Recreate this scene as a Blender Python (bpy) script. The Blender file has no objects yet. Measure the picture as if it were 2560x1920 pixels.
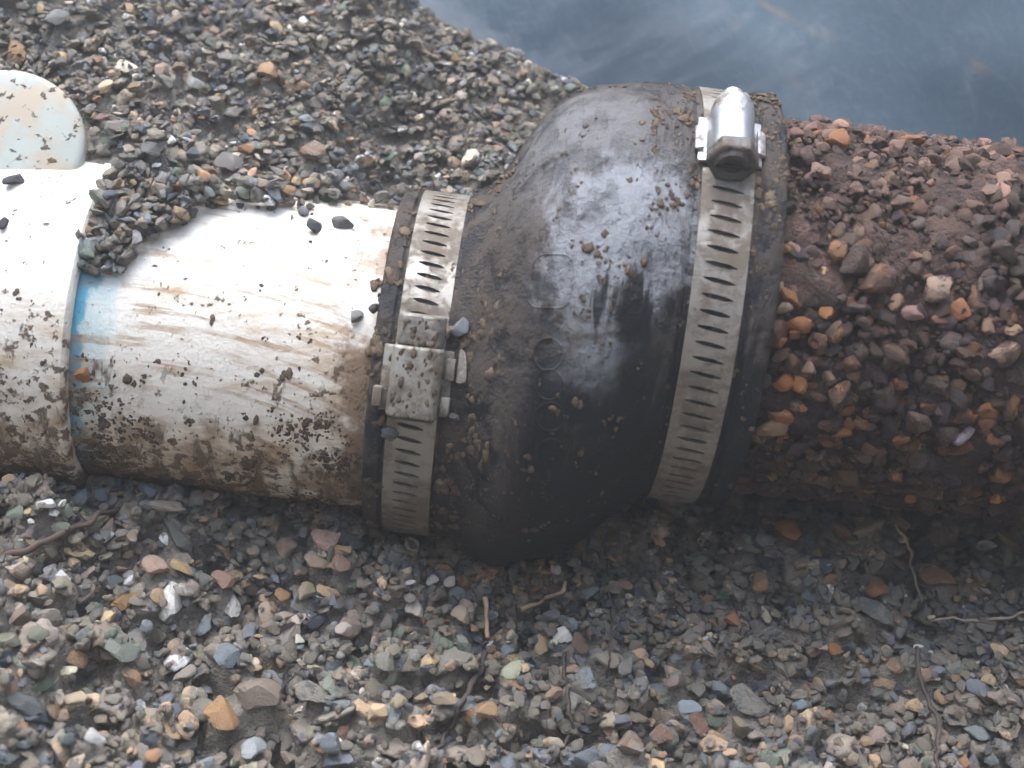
import bpy, bmesh, math, random
import numpy as np
from mathutils import Vector, Matrix, Euler, noise
from mathutils.bvhtree import BVHTree

# ------------------------------------------------------------------ camera, sky, sun, exposure
SC = bpy.context.scene
COL = SC.collection
PHI = math.radians(43.0); ROLL = math.radians(7.0); FPX = 3800.0; DIST = 0.575
AIM = Vector((0.004, -0.0014, -0.004))
FWD = Vector((0, math.cos(PHI), -math.sin(PHI)))
_r = Vector((1, 0, 0)); _u = _r.cross(FWD)
RGT = _r * math.cos(ROLL) + _u * math.sin(ROLL)
UPV = -_r * math.sin(ROLL) + _u * math.cos(ROLL)
CAMPOS = AIM - FWD * DIST
cd = bpy.data.cameras.new('camera'); cam = bpy.data.objects.new('camera', cd); COL.objects.link(cam)
M = Matrix((RGT, UPV, -FWD)).transposed().to_4x4(); M.translation = CAMPOS
cam.matrix_world = M
cd.sensor_width = 36.0; cd.lens = 36.0 * FPX / 2560.0
cd.clip_start = 0.01; cd.clip_end = 200.0
cd.dof.use_dof = True; cd.dof.focus_distance = 0.535; cd.dof.aperture_fstop = 9.0
SC.camera = cam

SUN_EL = math.radians(56); SUN_AZ = math.radians(-30)      # from behind the pipe, a little left
W = bpy.data.worlds.new('World'); SC.world = W; W.use_nodes = True
wn = W.node_tree
for n in list(wn.nodes): wn.nodes.remove(n)
sky = wn.nodes.new('ShaderNodeTexSky'); sky.sky_type = 'NISHITA'; sky.sun_disc = False
sky.sun_elevation = SUN_EL; sky.sun_rotation = SUN_AZ
sky.air_density = 1.0; sky.dust_density = 3.0; sky.ozone_density = 1.0
bg = wn.nodes.new('ShaderNodeBackground'); bg.inputs['Strength'].default_value = 0.15
wo = wn.nodes.new('ShaderNodeOutputWorld')
wn.links.new(sky.outputs[0], bg.inputs[0]); wn.links.new(bg.outputs[0], wo.inputs[0])
sl = bpy.data.lights.new('sun', 'SUN'); sl.energy = 1.5; sl.angle = math.radians(55); sl.color = (1.0, 0.985, 0.96)
so = bpy.data.objects.new('sun', sl); COL.objects.link(so)
sdir = Vector((math.sin(SUN_AZ) * math.cos(SUN_EL), math.cos(SUN_AZ) * math.cos(SUN_EL), math.sin(SUN_EL)))
so.rotation_euler = sdir.to_track_quat('Z', 'Y').to_euler(); so.location = (0, 0, 5)
SC.view_settings.view_transform = 'Standard'; SC.view_settings.look = 'None'
SC.view_settings.exposure = 2.65; SC.view_settings.gamma = 1.0

SC.cycles.use_adaptive_sampling = True; SC.cycles.adaptive_threshold = 0.03; SC.cycles.max_bounces = 5; SC.cycles.diffuse_bounces = 3; SC.cycles.glossy_bounces = 3; SC.cycles.volume_bounces = 0
rng = np.random.default_rng(7); random.seed(7)

# ------------------------------------------------------------------ helpers
def lin(r, g, b):
    f = lambda c: ((c / 255 + 0.055) / 1.055) ** 2.4 if c > 10 else c / 255 / 12.92
    return (f(r), f(g), f(b), 1.0)
def tag(o, label=None, cat=None, group=None, kind=None):
    for k, v in (('label', label), ('category', cat), ('group', group), ('kind', kind)):
        if v: o[k] = v
    return o
def link(name, me, mat=None, parent=None):
    o = bpy.data.objects.new(name, me); COL.objects.link(o)
    if mat is not None and me is not None:
        me.materials.clear(); me.materials.append(mat)
    if parent is not None: o.parent = parent
    return o
def empty(name, loc):
    o = bpy.data.objects.new(name, None); COL.objects.link(o); o.location = loc; o.empty_display_size = 0.01
    return o
def keep_parent(o, p):
    o.parent = p; o.matrix_parent_inverse = Matrix.Translation(-p.location)
def mesh(name, v, f, smooth=True):
    me = bpy.data.meshes.new(name); me.from_pydata([tuple(p) for p in v], [], [tuple(q) for q in f]); me.update()
    if smooth: me.polygons.foreach_set('use_smooth', [True] * len(me.polygons))
    return me
def bm_mesh(name, bm, smooth=True, sharp=None):
    bmesh.ops.recalc_face_normals(bm, faces=bm.faces[:])
    me = bpy.data.meshes.new(name); bm.to_mesh(me); bm.free()
    if smooth:
        me.polygons.foreach_set('use_smooth', [True] * len(me.polygons))
        if sharp: me.set_sharp_from_angle(angle=math.radians(sharp))
    return me
def ray(px, py):
    d = FWD + RGT * ((px - 1280) / FPX) + UPV * ((960 - py) / FPX)
    return CAMPOS.copy(), d.normalized()
def to_px(P):
    d = np.atleast_2d(P) - np.array(CAMPOS); z = d @ np.array(FWD)
    return 1280 + FPX * (d @ np.array(RGT)) / z, 960 - FPX * (d @ np.array(UPV)) / z, z
def sstep(a, b, x):
    t = np.clip((x - a) / (b - a), 0, 1); return t * t * (3 - 2 * t)

class NT:
    """small wrapper that builds a node material"""
    def __init__(s, name):
        s.m = bpy.data.materials.new(name); s.m.use_nodes = True; s.t = s.m.node_tree
        for n in list(s.t.nodes): s.t.nodes.remove(n)
        s.out = s.n('ShaderNodeOutputMaterial'); s.b = s.n('ShaderNodeBsdfPrincipled')
        s.l(s.b.outputs[0], s.out.inputs[0])
        s.tc = s.n('ShaderNodeTexCoord'); s.co = s.tc.outputs['Object']
    def n(s, k): return s.t.nodes.new(k)
    def l(s, a, b): s.t.links.new(a, b)
    def put(s, sock, v):
        if hasattr(v, 'is_linked') or hasattr(v, 'links'): s.l(v, sock)
        elif isinstance(v, (tuple, list)): sock.default_value = v if len(v) == len(sock.default_value) else tuple(v) + (1.0,)
        else: sock.default_value = v
    def bsdf(s, **k):
        for a, v in k.items(): s.put(s.b.inputs[a.replace('_', ' ')], v)
    def noise(s, scale, detail=4, rough=0.55, vec=None, dist=0.0, w=None):
        n = s.n('ShaderNodeTexNoise')
        if w is not None: n.noise_dimensions = '4D'; s.put(n.inputs['W'], w)
        s.put(n.inputs['Vector'], vec if vec is not None else s.co)
        n.inputs['Scale'].default_value = scale; n.inputs['Detail'].default_value = detail
        n.inputs['Roughness'].default_value = rough; n.inputs['Distortion'].default_value = dist
        return n.outputs['Fac']
    def vor(s, scale, vec=None, feature='F1'):
        n = s.n('ShaderNodeTexVoronoi'); n.feature = feature; s.put(n.inputs['Vector'], vec if vec is not None else s.co)
        n.inputs['Scale'].default_value = scale; return n.outputs['Distance']
    def ramp(s, f, a, b, lo=0.0, hi=1.0):
        n = s.n('ShaderNodeMapRange'); n.interpolation_type = 'SMOOTHSTEP'
        s.put(n.inputs[0], f); s.put(n.inputs[1], a); s.put(n.inputs[2], b); n.inputs[3].default_value = lo; n.inputs[4].default_value = hi
        return n.outputs[0]
    def ma(s, op, a, b=0.0, c=0.0):
        n = s.n('ShaderNodeMath'); n.operation = op
        for i, v in enumerate((a, b, c)): s.put(n.inputs[i], v)
        return n.outputs[0]
    def mix(s, f, a, b, mode='MIX'):
        n = s.n('ShaderNodeMix'); n.data_type = 'RGBA'; n.blend_type = mode; n.clamp_factor = True
        s.put(n.inputs[0], f); s.put(n.inputs[6], a); s.put(n.inputs[7], b); return n.outputs[2]
    def mixf(s, f, a, b):
        n = s.n('ShaderNodeMix'); n.data_type = 'FLOAT'; s.put(n.inputs[0], f); s.put(n.inputs[2], a); s.put(n.inputs[3], b); return n.outputs[0]
    def xyz(s, v=None):
        n = s.n('ShaderNodeSeparateXYZ'); s.put(n.inputs[0], v if v is not None else s.co); return n.outputs
    def map(s, scale=(1, 1, 1), rot=(0, 0, 0), loc=(0, 0, 0), vec=None):
        n = s.n('ShaderNodeMapping'); s.put(n.inputs[0], vec if vec is not None else s.co)
        n.inputs[1].default_value = loc; n.inputs[2].default_value = rot; n.inputs[3].default_value = scale; return n.outputs[0]
    def bump(s, h, dist=0.001, strength=1.0, prev=None):
        n = s.n('ShaderNodeBump'); s.put(n.inputs['Height'], h); n.inputs['Distance'].default_value = dist; n.inputs['Strength'].default_value = strength
        if prev is not None: s.l(prev, n.inputs['Normal'])
        return n.outputs[0]
    def blob(s, c, rad, soft, nz=None, amt=0.0):
        """1 inside a ragged ball round the point c on the surface (a stain or wiped patch)"""
        n = s.n('ShaderNodeVectorMath'); n.operation = 'DISTANCE'; s.put(n.inputs[0], s.co); n.inputs[1].default_value = c
        d = n.outputs['Value']
        if nz is not None: d = s.ma('ADD', d, s.ma('MULTIPLY', s.ma('SUBTRACT', nz, 0.5), amt))
        return s.ramp(d, rad - soft, rad + soft, 1.0, 0.0)

# ------------------------------------------------------------------ materials
MUD = lin(152, 146, 136); MUD_D = lin(82, 68, 57)

def pebble_material(name, source, wet=0.0, mudamt=0.5, mud=MUD):
    t = NT(name)
    if source == 'instancer':
        a = t.n('ShaderNodeAttribute'); a.attribute_type = 'INSTANCER'; a.attribute_name = 'col'; base = a.outputs['Color']
        oi = t.n('ShaderNodeObjectInfo')
    else:
        oi = t.n('ShaderNodeObjectInfo'); base = oi.outputs['Color']
    cv = t.n('ShaderNodeCombineXYZ'); w = t.ma('MULTIPLY', oi.outputs['Random'], 61.0)
    t.put(cv.inputs[0], w); t.put(cv.inputs[1], t.ma('MULTIPLY', w, 0.37))
    va = t.n('ShaderNodeVectorMath'); t.put(va.inputs[0], t.co); t.put(va.inputs[1], cv.outputs[0]); vec = va.outputs[0]
    n3 = t.noise(1.7, 4, 0.68, vec=vec); n4 = t.noise(11.0, 3, 0.65, vec=vec)
    c = t.mix(t.ramp(n4, 0.35, 0.65, 0.0, 0.6), base, t.mix(1.0, base, (0.66, 0.62, 0.58, 1), 'MULTIPLY'))
    n2 = n4
    thr = t.ma('ADD', 0.62 - 0.22 * mudamt, t.ma('MULTIPLY', t.ma('SUBTRACT', oi.outputs['Random'], 0.5), 0.42))
    mk = t.ramp(n3, thr, t.ma('ADD', thr, 0.10))
    mk = t.ma('MULTIPLY', mk, t.ramp(n4, 0.3, 0.5, 0.55, 1.0))
    mc = t.mix(n4, mud, tuple(0.72 * x for x in mud[:3]) + (1,))
    c = t.mix(t.ma('MULTIPLY', mk, 0.9), c, mc)
    r0 = 0.72 - 0.46 * wet
    rough = t.mixf(mk, t.ma('ADD', r0, t.ma('MULTIPLY', n2, 0.12)), 0.9 - 0.35 * wet)
    h = t.ma('ADD', t.ma('MULTIPLY', mk, 0.5), t.ma('ADD', t.ma('MULTIPLY', n4, 0.55), t.ma('MULTIPLY', n2, 0.5)))
    t.bsdf(Base_Color=c, Roughness=rough, Specular_IOR_Level=0.25 + 0.4 * wet, Normal=t.bump(h, 0.0009, 0.8))
    return t.m

def ground_material():
    t = NT('packed_grit')
    n1 = t.noise(30, 6, 0.65); n2 = t.noise(350, 4, 0.7)
    c = t.mix(n1, lin(130, 124, 114), lin(156, 149, 138)); c = t.mix(t.ramp(n2, 0.4, 0.7), c, lin(116, 112, 106))
    t.bsdf(Base_Color=c, Roughness=0.9, Specular_IOR_Level=0.2, Normal=t.bump(t.ma('ADD', n2, t.noise(900, 3, 0.6)), 0.0016, 1.0))
    return t.m

def pvc_material(name, blue):
    t = NT(name); X = t.xyz()
    base = t.mix(t.noise(8, 3), lin(236, 233, 224), lin(228, 224, 212))
    if blue:
        e = t.ma('ADD', X[0], t.ma('MULTIPLY', t.ma('SUBTRACT', t.noise(45, 5, 0.6), 0.5), 0.022))
        b1 = t.ramp(e, -0.1425, -0.1400, 0.9, 0); b2 = t.ramp(e, -0.1365, -0.1310, 0.42, 0)
        bn = t.noise(160, 4, 0.6)
        base = t.mix(t.ma('MULTIPLY', b2, t.ramp(bn, 0.25, 0.6, 0.5, 1)), base, lin(120, 190, 205))
        base = t.mix(b1, base, t.mix(bn, lin(40, 150, 190), lin(90, 185, 215)))
    low = t.ramp(X[2], 0.055, -0.035)                       # splashed mud lies thicker lower down the side
    fr = t.ramp(X[1], 0.0, -0.05)
    # wiped smears run round and along the pipe
    sw = t.map((1, 1, 1), (0.0, 0.25, 0.12)); sv = t.map((9, 130, 130), vec=sw)
    st = t.noise(1.0, 5, 0.6, vec=sv, dist=0.6)
    big = t.noise(26, 5, 0.6); spk = t.noise(230, 5, 0.66); fin = t.noise(520, 3, 0.6); SPK = 0.64 if blue else 0.61
    film = t.ramp(t.ma('ADD', t.ma('ADD', t.ma('MULTIPLY', st, 0.55), t.ma('MULTIPLY', big, 0.6)), t.ma('MULTIPLY', low, 0.17)), 0.56, 0.84)
    c = t.mix(t.ma('MULTIPLY', film, 0.85), base, lin(178, 148, 106))
    sv2 = t.map((20, 210, 210), vec=t.map((1, 1, 1), (0.0, -0.16, -0.2)))
    fs = t.ramp(t.ma('ADD', t.noise(1.0, 4, 0.6, vec=sv2, dist=2.6), t.ma('MULTIPLY', t.ma('SUBTRACT', big, 0.5), 0.5)), 0.54, 0.68)
    c = t.mix(t.ma('MULTIPLY', fs, 0.22), c, lin(160, 128, 96))
    mott = t.ma('MULTIPLY', t.ramp(t.ma('ADD', t.noise(85, 5, 0.65), t.ma('MULTIPLY', low, 0.14)), 0.56, 0.70), t.ramp(low, 0.1, 0.6))
    c = t.mix(t.ma('MULTIPLY', mott, 0.75), c, lin(136, 108, 76))
    if blue:                                                 # arcs left by a wiping hand
        dv = t.n('ShaderNodeVectorMath'); dv.operation = 'DISTANCE'; t.put(dv.inputs[0], t.map((0.42, 1, 1))); dv.inputs[1].default_value = (-0.052, -0.052, -0.012)
        cv = t.n('ShaderNodeCombineXYZ'); t.put(cv.inputs[0], t.ma('MULTIPLY', dv.outputs['Value'], 420.0)); t.put(cv.inputs[1], t.ma('MULTIPLY', X[0], 30.0)); t.put(cv.inputs[2], t.ma('MULTIPLY', X[2], 16.0))
        ar = t.ma('MULTIPLY', t.ramp(t.noise(1.0, 3, 0.6, vec=cv.outputs[0]), 0.5, 0.64), t.ramp(big, 0.36, 0.52))
        c = t.mix(t.ma('MULTIPLY', ar, 0.72), c, lin(158, 124, 88))
    cake = t.ramp(t.ma('ADD', X[0], t.ma('MULTIPLY', t.ma('SUBTRACT', spk, 0.5), 0.03)), -0.060, -0.050) if blue else 0.0
    c = t.mix(t.ma('MULTIPLY', cake, t.ramp(big, 0.4, 0.55)) if blue else 0.0, c, lin(132, 110, 88))
    drip = t.noise(1.0, 4, 0.6, vec=t.map((150, 70, 48)))
    s1 = t.ramp(t.ma('ADD', t.ma('ADD', spk, t.ma('MULTIPLY', low, 0.17)), t.ma('MULTIPLY', t.ma('SUBTRACT', big, 0.5), 0.4)), SPK, SPK + 0.07)
    s2 = t.ramp(t.ma('ADD', fin, t.ma('MULTIPLY', low, 0.05)), 0.69, 0.73)
    s3 = t.ramp(t.ma('ADD', t.ma('ADD', drip, t.ma('MULTIPLY', low, 0.2)), t.ma('MULTIPLY', spk, 0.2)), 0.76, 0.90)
    mk = t.ma('MAXIMUM', t.ma('MAXIMUM', s1, t.ma('MULTIPLY', s2, 0.9)), s3)
    mc = t.mix(fin, lin(140, 116, 88), lin(84, 72, 62))
    c = t.mix(mk, c, mc)
    rough = t.mixf(t.ma('MAXIMUM', mk, t.ma('MULTIPLY', film, 0.6)), 0.32, 0.9)
    t.bsdf(Base_Color=c, Roughness=rough, Specular_IOR_Level=0.5,
           Normal=t.bump(t.ma('ADD', t.ma('MULTIPLY', mk, 1.0), t.ma('ADD', t.ma('MULTIPLY', fin, 0.35), t.ma('MULTIPLY', film, 0.12))), 0.0011, 0.9))
    return t.m

def rubber_material():
    t = NT('muddy_black_rubber'); X = t.xyz()
    big = t.noise(22, 6, 0.62); mid = t.noise(75, 6, 0.66); fin = t.noise(420, 4, 0.65)
    wipe = t.noise(1.0, 5, 0.6, vec=t.map((190, 26, 26)), dist=0.8)
    base = t.mix(mid, lin(16, 17, 20), lin(34, 37, 43))
    up = t.ramp(X[2], 0.0, 0.11)                          # more mud towards the top
    brown = t.ramp(t.ma('ADD', t.ma('ADD', t.ma('MULTIPLY', mid, 0.6), t.ma('MULTIPLY', wipe, 0.35)), t.ma('MULTIPLY', up, 0.20)), 0.56, 0.72)
    left = t.ramp(X[0], 0.016, -0.002)
    brown = t.ma('MAXIMUM', brown, t.ma('MULTIPLY', t.ma('MULTIPLY', left, t.ramp(mid, 0.36, 0.56)), t.ramp(X[2], -0.03, 0.02, 0.35, 1.0)))
    c = t.mix(t.ma('MULTIPLY', brown, 0.85), base, t.mix(fin, lin(92, 82, 74), lin(60, 55, 52)))
    # dried pale dust, with the sky's sheen and haze put into its colour
    d1 = t.blob(DUST_HAZE[0], 0.026, 0.009, t.noise(40, 6, 0.7, dist=1.0), 0.075); d2 = t.blob(DUST_HAZE[1], 0.009, 0.006, mid, 0.05); d3 = t.blob(DUST_HAZE[2], 0.03, 0.02, big, 0.05)
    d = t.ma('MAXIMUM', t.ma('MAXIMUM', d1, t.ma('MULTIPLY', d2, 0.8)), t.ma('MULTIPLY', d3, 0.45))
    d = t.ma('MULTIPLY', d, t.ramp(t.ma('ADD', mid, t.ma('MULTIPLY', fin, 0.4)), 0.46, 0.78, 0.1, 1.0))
    bare = t.blob(DUST_HAZE[3], 0.008, 0.004, wipe, 0.045)
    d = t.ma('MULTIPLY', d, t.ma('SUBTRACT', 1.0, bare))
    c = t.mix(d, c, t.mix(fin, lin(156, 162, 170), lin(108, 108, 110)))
    c = t.mix(bare, c, base)
    sp = t.ramp(fin, 0.66, 0.72, 0, 0.8); c = t.mix(t.ma('MULTIPLY', sp, 0.5), c, lin(150, 132, 112))
    rough = t.mixf(t.ma('MAXIMUM', brown, d), 0.56, 0.9)
    t.bsdf(Base_Color=c, Roughness=rough, Specular_IOR_Level=0.3,
           Normal=t.bump(t.ma('ADD', t.ma('ADD', t.ma('MULTIPLY', brown, 0.6), t.ma('MULTIPLY', mid, 0.9)), t.ma('ADD', t.ma('MULTIPLY', fin, 0.5), t.ma('MULTIPLY', wipe, 0.4))), 0.0012, 0.9))
    return t.m

def steel_material(name, mudamt, tint=(196, 188, 174), rough=0.34):
    t = NT(name)
    n1 = t.noise(55, 6, 0.65); n2 = t.noise(300, 5, 0.65); sc = t.noise(1.0, 3, 0.6, vec=t.map((700, 60, 60)))
    mk = t.ramp(t.ma('ADD', t.ma('MULTIPLY', n1, 0.7), t.ma('MULTIPLY', n2, 0.3)), 0.62 - mudamt * 0.3, 0.74 - mudamt * 0.25)
    film = t.ramp(n1, 0.25, 0.75, 0.25 * mudamt, 0.75 * mudamt)
    c = t.mix(film, lin(*tint), lin(148, 141, 128)); c = t.mix(mk, c, t.mix(n2, lin(124, 112, 98), lin(84, 75, 66)))
    met = t.ma('SUBTRACT', 1.0, t.ma('MAXIMUM', mk, t.ma('MULTIPLY', film, 0.8)))
    bs = 0.35 if mudamt > 0.6 else 0.7
    t.bsdf(Base_Color=c, Metallic=met, Roughness=t.mixf(t.ma('MAXIMUM', mk, film), t.ma('ADD', rough - 0.08, t.ma('MULTIPLY', sc, 0.2)), 0.8),
           Normal=t.bump(t.ma('ADD', mk, t.ma('ADD', t.ma('MULTIPLY', n2, 0.4), t.ma('MULTIPLY', sc, 0.1))), 0.0006, bs))
    return t.m

def crust_material():
    t = NT('wet_rust_crust')
    n1 = t.noise(40, 6, 0.65); n2 = t.noise(260, 5, 0.7); n3 = t.noise(14, 3, 0.5)
    c = t.mix(t.ramp(n1, 0.35, 0.65), lin(32, 17, 15), lin(58, 32, 26)); c = t.mix(t.ramp(n2, 0.54, 0.70), c, lin(84, 56, 44))
    c = t.mix(t.ramp(n3, 0.5, 0.7, 0, 0.5), c, lin(34, 26, 30))
    X = t.xyz(); du_haze = t.ma('MULTIPLY', t.ramp(X[2], 0.045, 0.095), t.ramp(n1, 0.35, 0.6))  # pale top: dust, with the haze over it put into the colour
    c = t.mix(t.ma('MULTIPLY', du_haze, 0.7), c, t.mix(n2, lin(122, 96, 84), lin(92, 70, 60)))
    t.bsdf(Base_Color=c, Roughness=t.mixf(t.ma('MAXIMUM', n2, du_haze), 0.22, 0.75), Specular_IOR_Level=0.5, Normal=t.bump(t.ma('ADD', n1, n2), 0.005, 1.0))
    return t.m

def sheet_material():
    t = NT('scuffed_blue_sheet')
    w = t.noise(9, 4, 0.6); big = t.noise(5, 4, 0.55)
    fl = t.map((1, 1, 1), (-0.849, 0, 0))                    # lay the sheet's plane flat
    an = lambda ang, sx, sy: t.map((sx, sy, 1), vec=t.map((1, 1, 1), (0, 0, ang), vec=fl))
    s1 = t.noise(1.0, 4, 0.65, vec=an(0.9, 70, 260), dist=2.2)
    s2 = t.noise(1.0, 4, 0.65, vec=an(-0.35, 60, 300), dist=2.0)
    s3 = t.noise(1.0, 3, 0.6, vec=t.map((10, 70, 70), (0, 0, -0.2)), dist=0.8)
    f = t.noise(600, 2, 0.5)
    g1 = t.noise(1.0, 5, 0.7, vec=an(1.4, 60, 380), dist=1.0)
    c = t.mix(t.ramp(big, 0.35, 0.65), lin(78, 99, 114), lin(108, 127, 140))  # base and clouds paled, the haze veil put into the sheet's colour
    sc = t.ma('MAXIMUM', t.ma('MAXIMUM', t.ramp(s1, 0.52, 0.70), t.ramp(s2, 0.54, 0.72)), t.ramp(g1, 0.55, 0.72))
    c = t.mix(t.ma('MULTIPLY', sc, 0.30), c, lin(156, 170, 180))
    cl_ = t.noise(5, 6, 0.68, dist=1.2)
    c = t.mix(t.ramp(cl_, 0.46, 0.62, 0, 0.75), c, lin(172, 182, 190))
    tan = t.noise(1.0, 5, 0.6, vec=an(0.5, 9, 34), dist=1.2)
    c = t.mix(t.ma('MULTIPLY', t.ramp(tan, 0.605, 0.69), 0.5), c, lin(176, 150, 122))
    t.bsdf(Base_Color=c, Roughness=0.75, Specular_IOR_Level=0.3, Normal=t.bump(t.ma('ADD', cl_, t.ma('MULTIPLY', sc, 0.3)), 0.001, 0.4))
    return t.m

def mud_lump_material():
    t = NT('mud_lump'); oi = t.n('ShaderNodeObjectInfo'); n = t.noise(3, 5, 0.7)
    c = t.mix(oi.outputs['Random'], lin(92, 76, 62), lin(138, 120, 100)); c = t.mix(t.ramp(n, 0.35, 0.65, 0, 0.6), c, lin(66, 56, 48))
    t.bsdf(Base_Color=c, Roughness=0.85, Specular_IOR_Level=0.25, Normal=t.bump(n, 0.0008, 1.0)); return t.m

def fibre_material(name, a, b):
    t = NT(name); n = t.noise(260, 4, 0.6)
    t.bsdf(Base_Color=t.mix(n, lin(*a), lin(*b)), Roughness=0.75, Normal=t.bump(n, 0.0004, 0.8)); return t.m

# ------------------------------------------------------------------ the lie of the land
_CX = np.arange(-0.04, 0.09, 0.0005)
_CF = np.interp(_CX, [-.024, -.012, 0, .014, .030, .045, .058], [0, .07, .27, .51, .64, .87, 1.0])
_k = np.hanning(17); _k /= _k.sum(); _CF = np.convolve(np.pad(_CF, 8, 'edge'), _k, 'valid')
def cc(x):                                                   # centre line of the sheared coupling
    s = np.interp(np.asarray(x, float), _CX, _CF); return 0.0175 * s, 0.0335 * s
RUST_C = (0.0175, 0.0335); RUST_R = 0.0665
_nz = lambda x, y, s, k: noise.noise(Vector((x * s, y * s, k)))
EDGE_A = np.array((-0.050, 0.149)); EDGE_B = np.array((0.024, 0.117))    # crest where the gravel bank falls away
_ed = (EDGE_B - EDGE_A) / np.linalg.norm(EDGE_B - EDGE_A); _en = np.array((-_ed[1], _ed[0]))
def ground_h(x, y):
    x = np.asarray(x, float); y = np.asarray(y, float)
    fr = -0.038 - 0.026 * sstep(-0.165, -0.08, x) + 0.03 * np.clip(-y - 0.06, 0, 1)
    hp = 0.043 + 0.0150 * sstep(-0.045, -0.080, x) + 0.0055 * sstep(-0.13, -0.15, x) + 0.19 * np.clip(y - 0.05, -0.01, 0.6)
    lo = -0.052 + 0 * x
    d = (x - EDGE_A[0]) * _en[0] + (y - EDGE_A[1]) * _en[1]        # positive beyond the crest, to the right
    w = 1 - sstep(-0.012, 0.075, d)
    w = w * (1 - sstep(0.03, 0.085, x))
    bk = lo + (hp - lo) * w
    t = sstep(-0.035, 0.048 - 0.032 * sstep(-0.03, -0.07, x), y)
    h = fr + (bk - fr) * t
    h = h + 0.0035 * np.sin(x * 41 + 1.3) * np.sin(y * 37 + 0.4) + 0.002 * np.sin(x * 97 + y * 63)
    # the excavation's unseen walls; front and right ones shaped to block the sky
    fw = sstep(-0.50, -0.78, y) * 1.65
    bw = sstep(0.75, 1.25, y) * 0.62
    sw = np.maximum(sstep(1.5, 2.6, -x), sstep(0.46, 0.85, x)) * 1.1
    return np.maximum(h, h * 0 - 0.1) + np.maximum(np.maximum(fw, bw), sw)

def axis_coords(a, b, step, far):
    c = list(np.arange(a, b + 1e-6, step)); s = step
    lo, hi = [], []
    p = a; q = b
    while p > -far:
        s *= 1.35; p -= s; q += s; lo.append(p); hi.append(q)
    return np.array(lo[::-1] + c + hi)
def build_ground():
    xs = axis_coords(-0.36, 0.36, 0.006, 60.0); ys = axis_coords(-0.30, 0.45, 0.006, 60.0)
    X, Y = np.meshgrid(xs, ys); Z = ground_h(X, Y) - 0.002
    v = np.stack([X, Y, Z], -1).reshape(-1, 3); nx = len(xs)
    i = np.arange((len(ys) - 1) * (nx - 1)); r = i // (nx - 1); k = i % (nx - 1); a = r * nx + k
    f = np.stack([a, a + 1, a + nx + 1, a + nx], -1)
    return tag(link('ground', mesh('ground', v.tolist(), f.tolist()), ground_material()), kind='structure')
build_ground()

# blue sheet laid up the far side of the hole
def build_sheet():
    nu, nv = 90, 70; v = []; f = []
    for j in range(nv):
        s = j / (nv - 1)
        for i in range(nu):
            x = -0.22 + 0.74 * i / (nu - 1)
            d = 0.62 * s
            y = 0.175 + d * 0.66 - 0.03 * x; z = -0.046 + d * 0.75 * sstep(-0.05, 0.15, s)
            k = 0.020 * abs(noise.noise(Vector((x * 3.2 + s * 2.0, s * 1.5, 7.0)))) + 0.012 * noise.noise(Vector((x * 5, s * 4, 1.0))) + 0.006 * noise.noise(Vector((x * 13 + s * 8, s * 9, 4.0)))
            v.append((x, y - 0.75 * k, z + 0.66 * k))
    for j in range(nv - 1):
        for i in range(nu - 1):
            a = j * nu + i; f.append((a, a + 1, a + nu + 1, a + nu))
    me = mesh('blue_sheet', v, f); o = link('blue_sheet', me, sheet_material())
    md = o.modifiers.new('thickness', 'SOLIDIFY'); md.thickness = 0.0015; md.offset = -1
    tag(o, 'scuffed blue-grey sheet with tan smears filling the upper right corner', 'sheet')
    return o
build_sheet()

# ------------------------------------------------------------------ pipes and coupling
def loft(name, rows, n=160, wob=0.0, close=True, seed=0.0, wfreq=60):
    v = []; f = []
    for (x, cy, cz, R) in rows:
        for k in range(n):
            a = 2 * math.pi * k / n
            r = R + (wob * noise.fractal(Vector((x * wfreq, math.cos(a) * R * wfreq, math.sin(a) * R * wfreq + seed)), 1.0, 2.0, 4) if wob else 0)
            v.append((x, cy + r * math.cos(a), cz + r * math.sin(a)))
    for j in range(len(rows) - 1):
        for k in range(n):
            a = j * n + k; b = j * n + (k + 1) % n; f.append((a, a + n, b + n, b))
    me = mesh(name, v, f); me.set_sharp_from_angle(angle=math.radians(38)); return me
PVC_R = 0.0572; HUB_R = 0.0632; HUB_X = -0.1465
pvc_rows = [(x, 0, 0, PVC_R) for x in np.linspace(-0.30, -0.02, 36)]
pvc = link('white_pipe', loft('white_pipe', pvc_rows), pvc_material('muddy_white_plastic', True))
tag(pvc, 'mud-smeared white plastic pipe between the white fitting and the black coupling', 'pipe')
hm = pvc_material('muddy_white_fitting', False)
fit = empty('pipe_fitting', (-0.24, 0, -HUB_R)); tag(fit, 'muddy white plastic fitting hub at the left edge, wider than the pipe', 'pipe fitting')
o = link('hub', loft('hub', [(x, 0, 0, HUB_R) for x in np.linspace(-0.48, HUB_X - 0.004, 40)]), hm); keep_parent(o, fit)
o = link('rim', loft('rim', [(HUB_X - 0.004, 0, 0, HUB_R), (HUB_X - 0.0038, 0, 0, HUB_R + 0.0005), (HUB_X - 0.0012, 0, 0, HUB_R + 0.0005), (HUB_X - 0.0004, 0, 0, HUB_R - 0.0003),
                             (HUB_X, 0, 0, HUB_R - 0.0012), (HUB_X, 0, 0, PVC_R + 0.0010), (HUB_X - 0.02, 0, 0, PVC_R + 0.0004)]), hm); keep_parent(o, fit)

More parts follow.
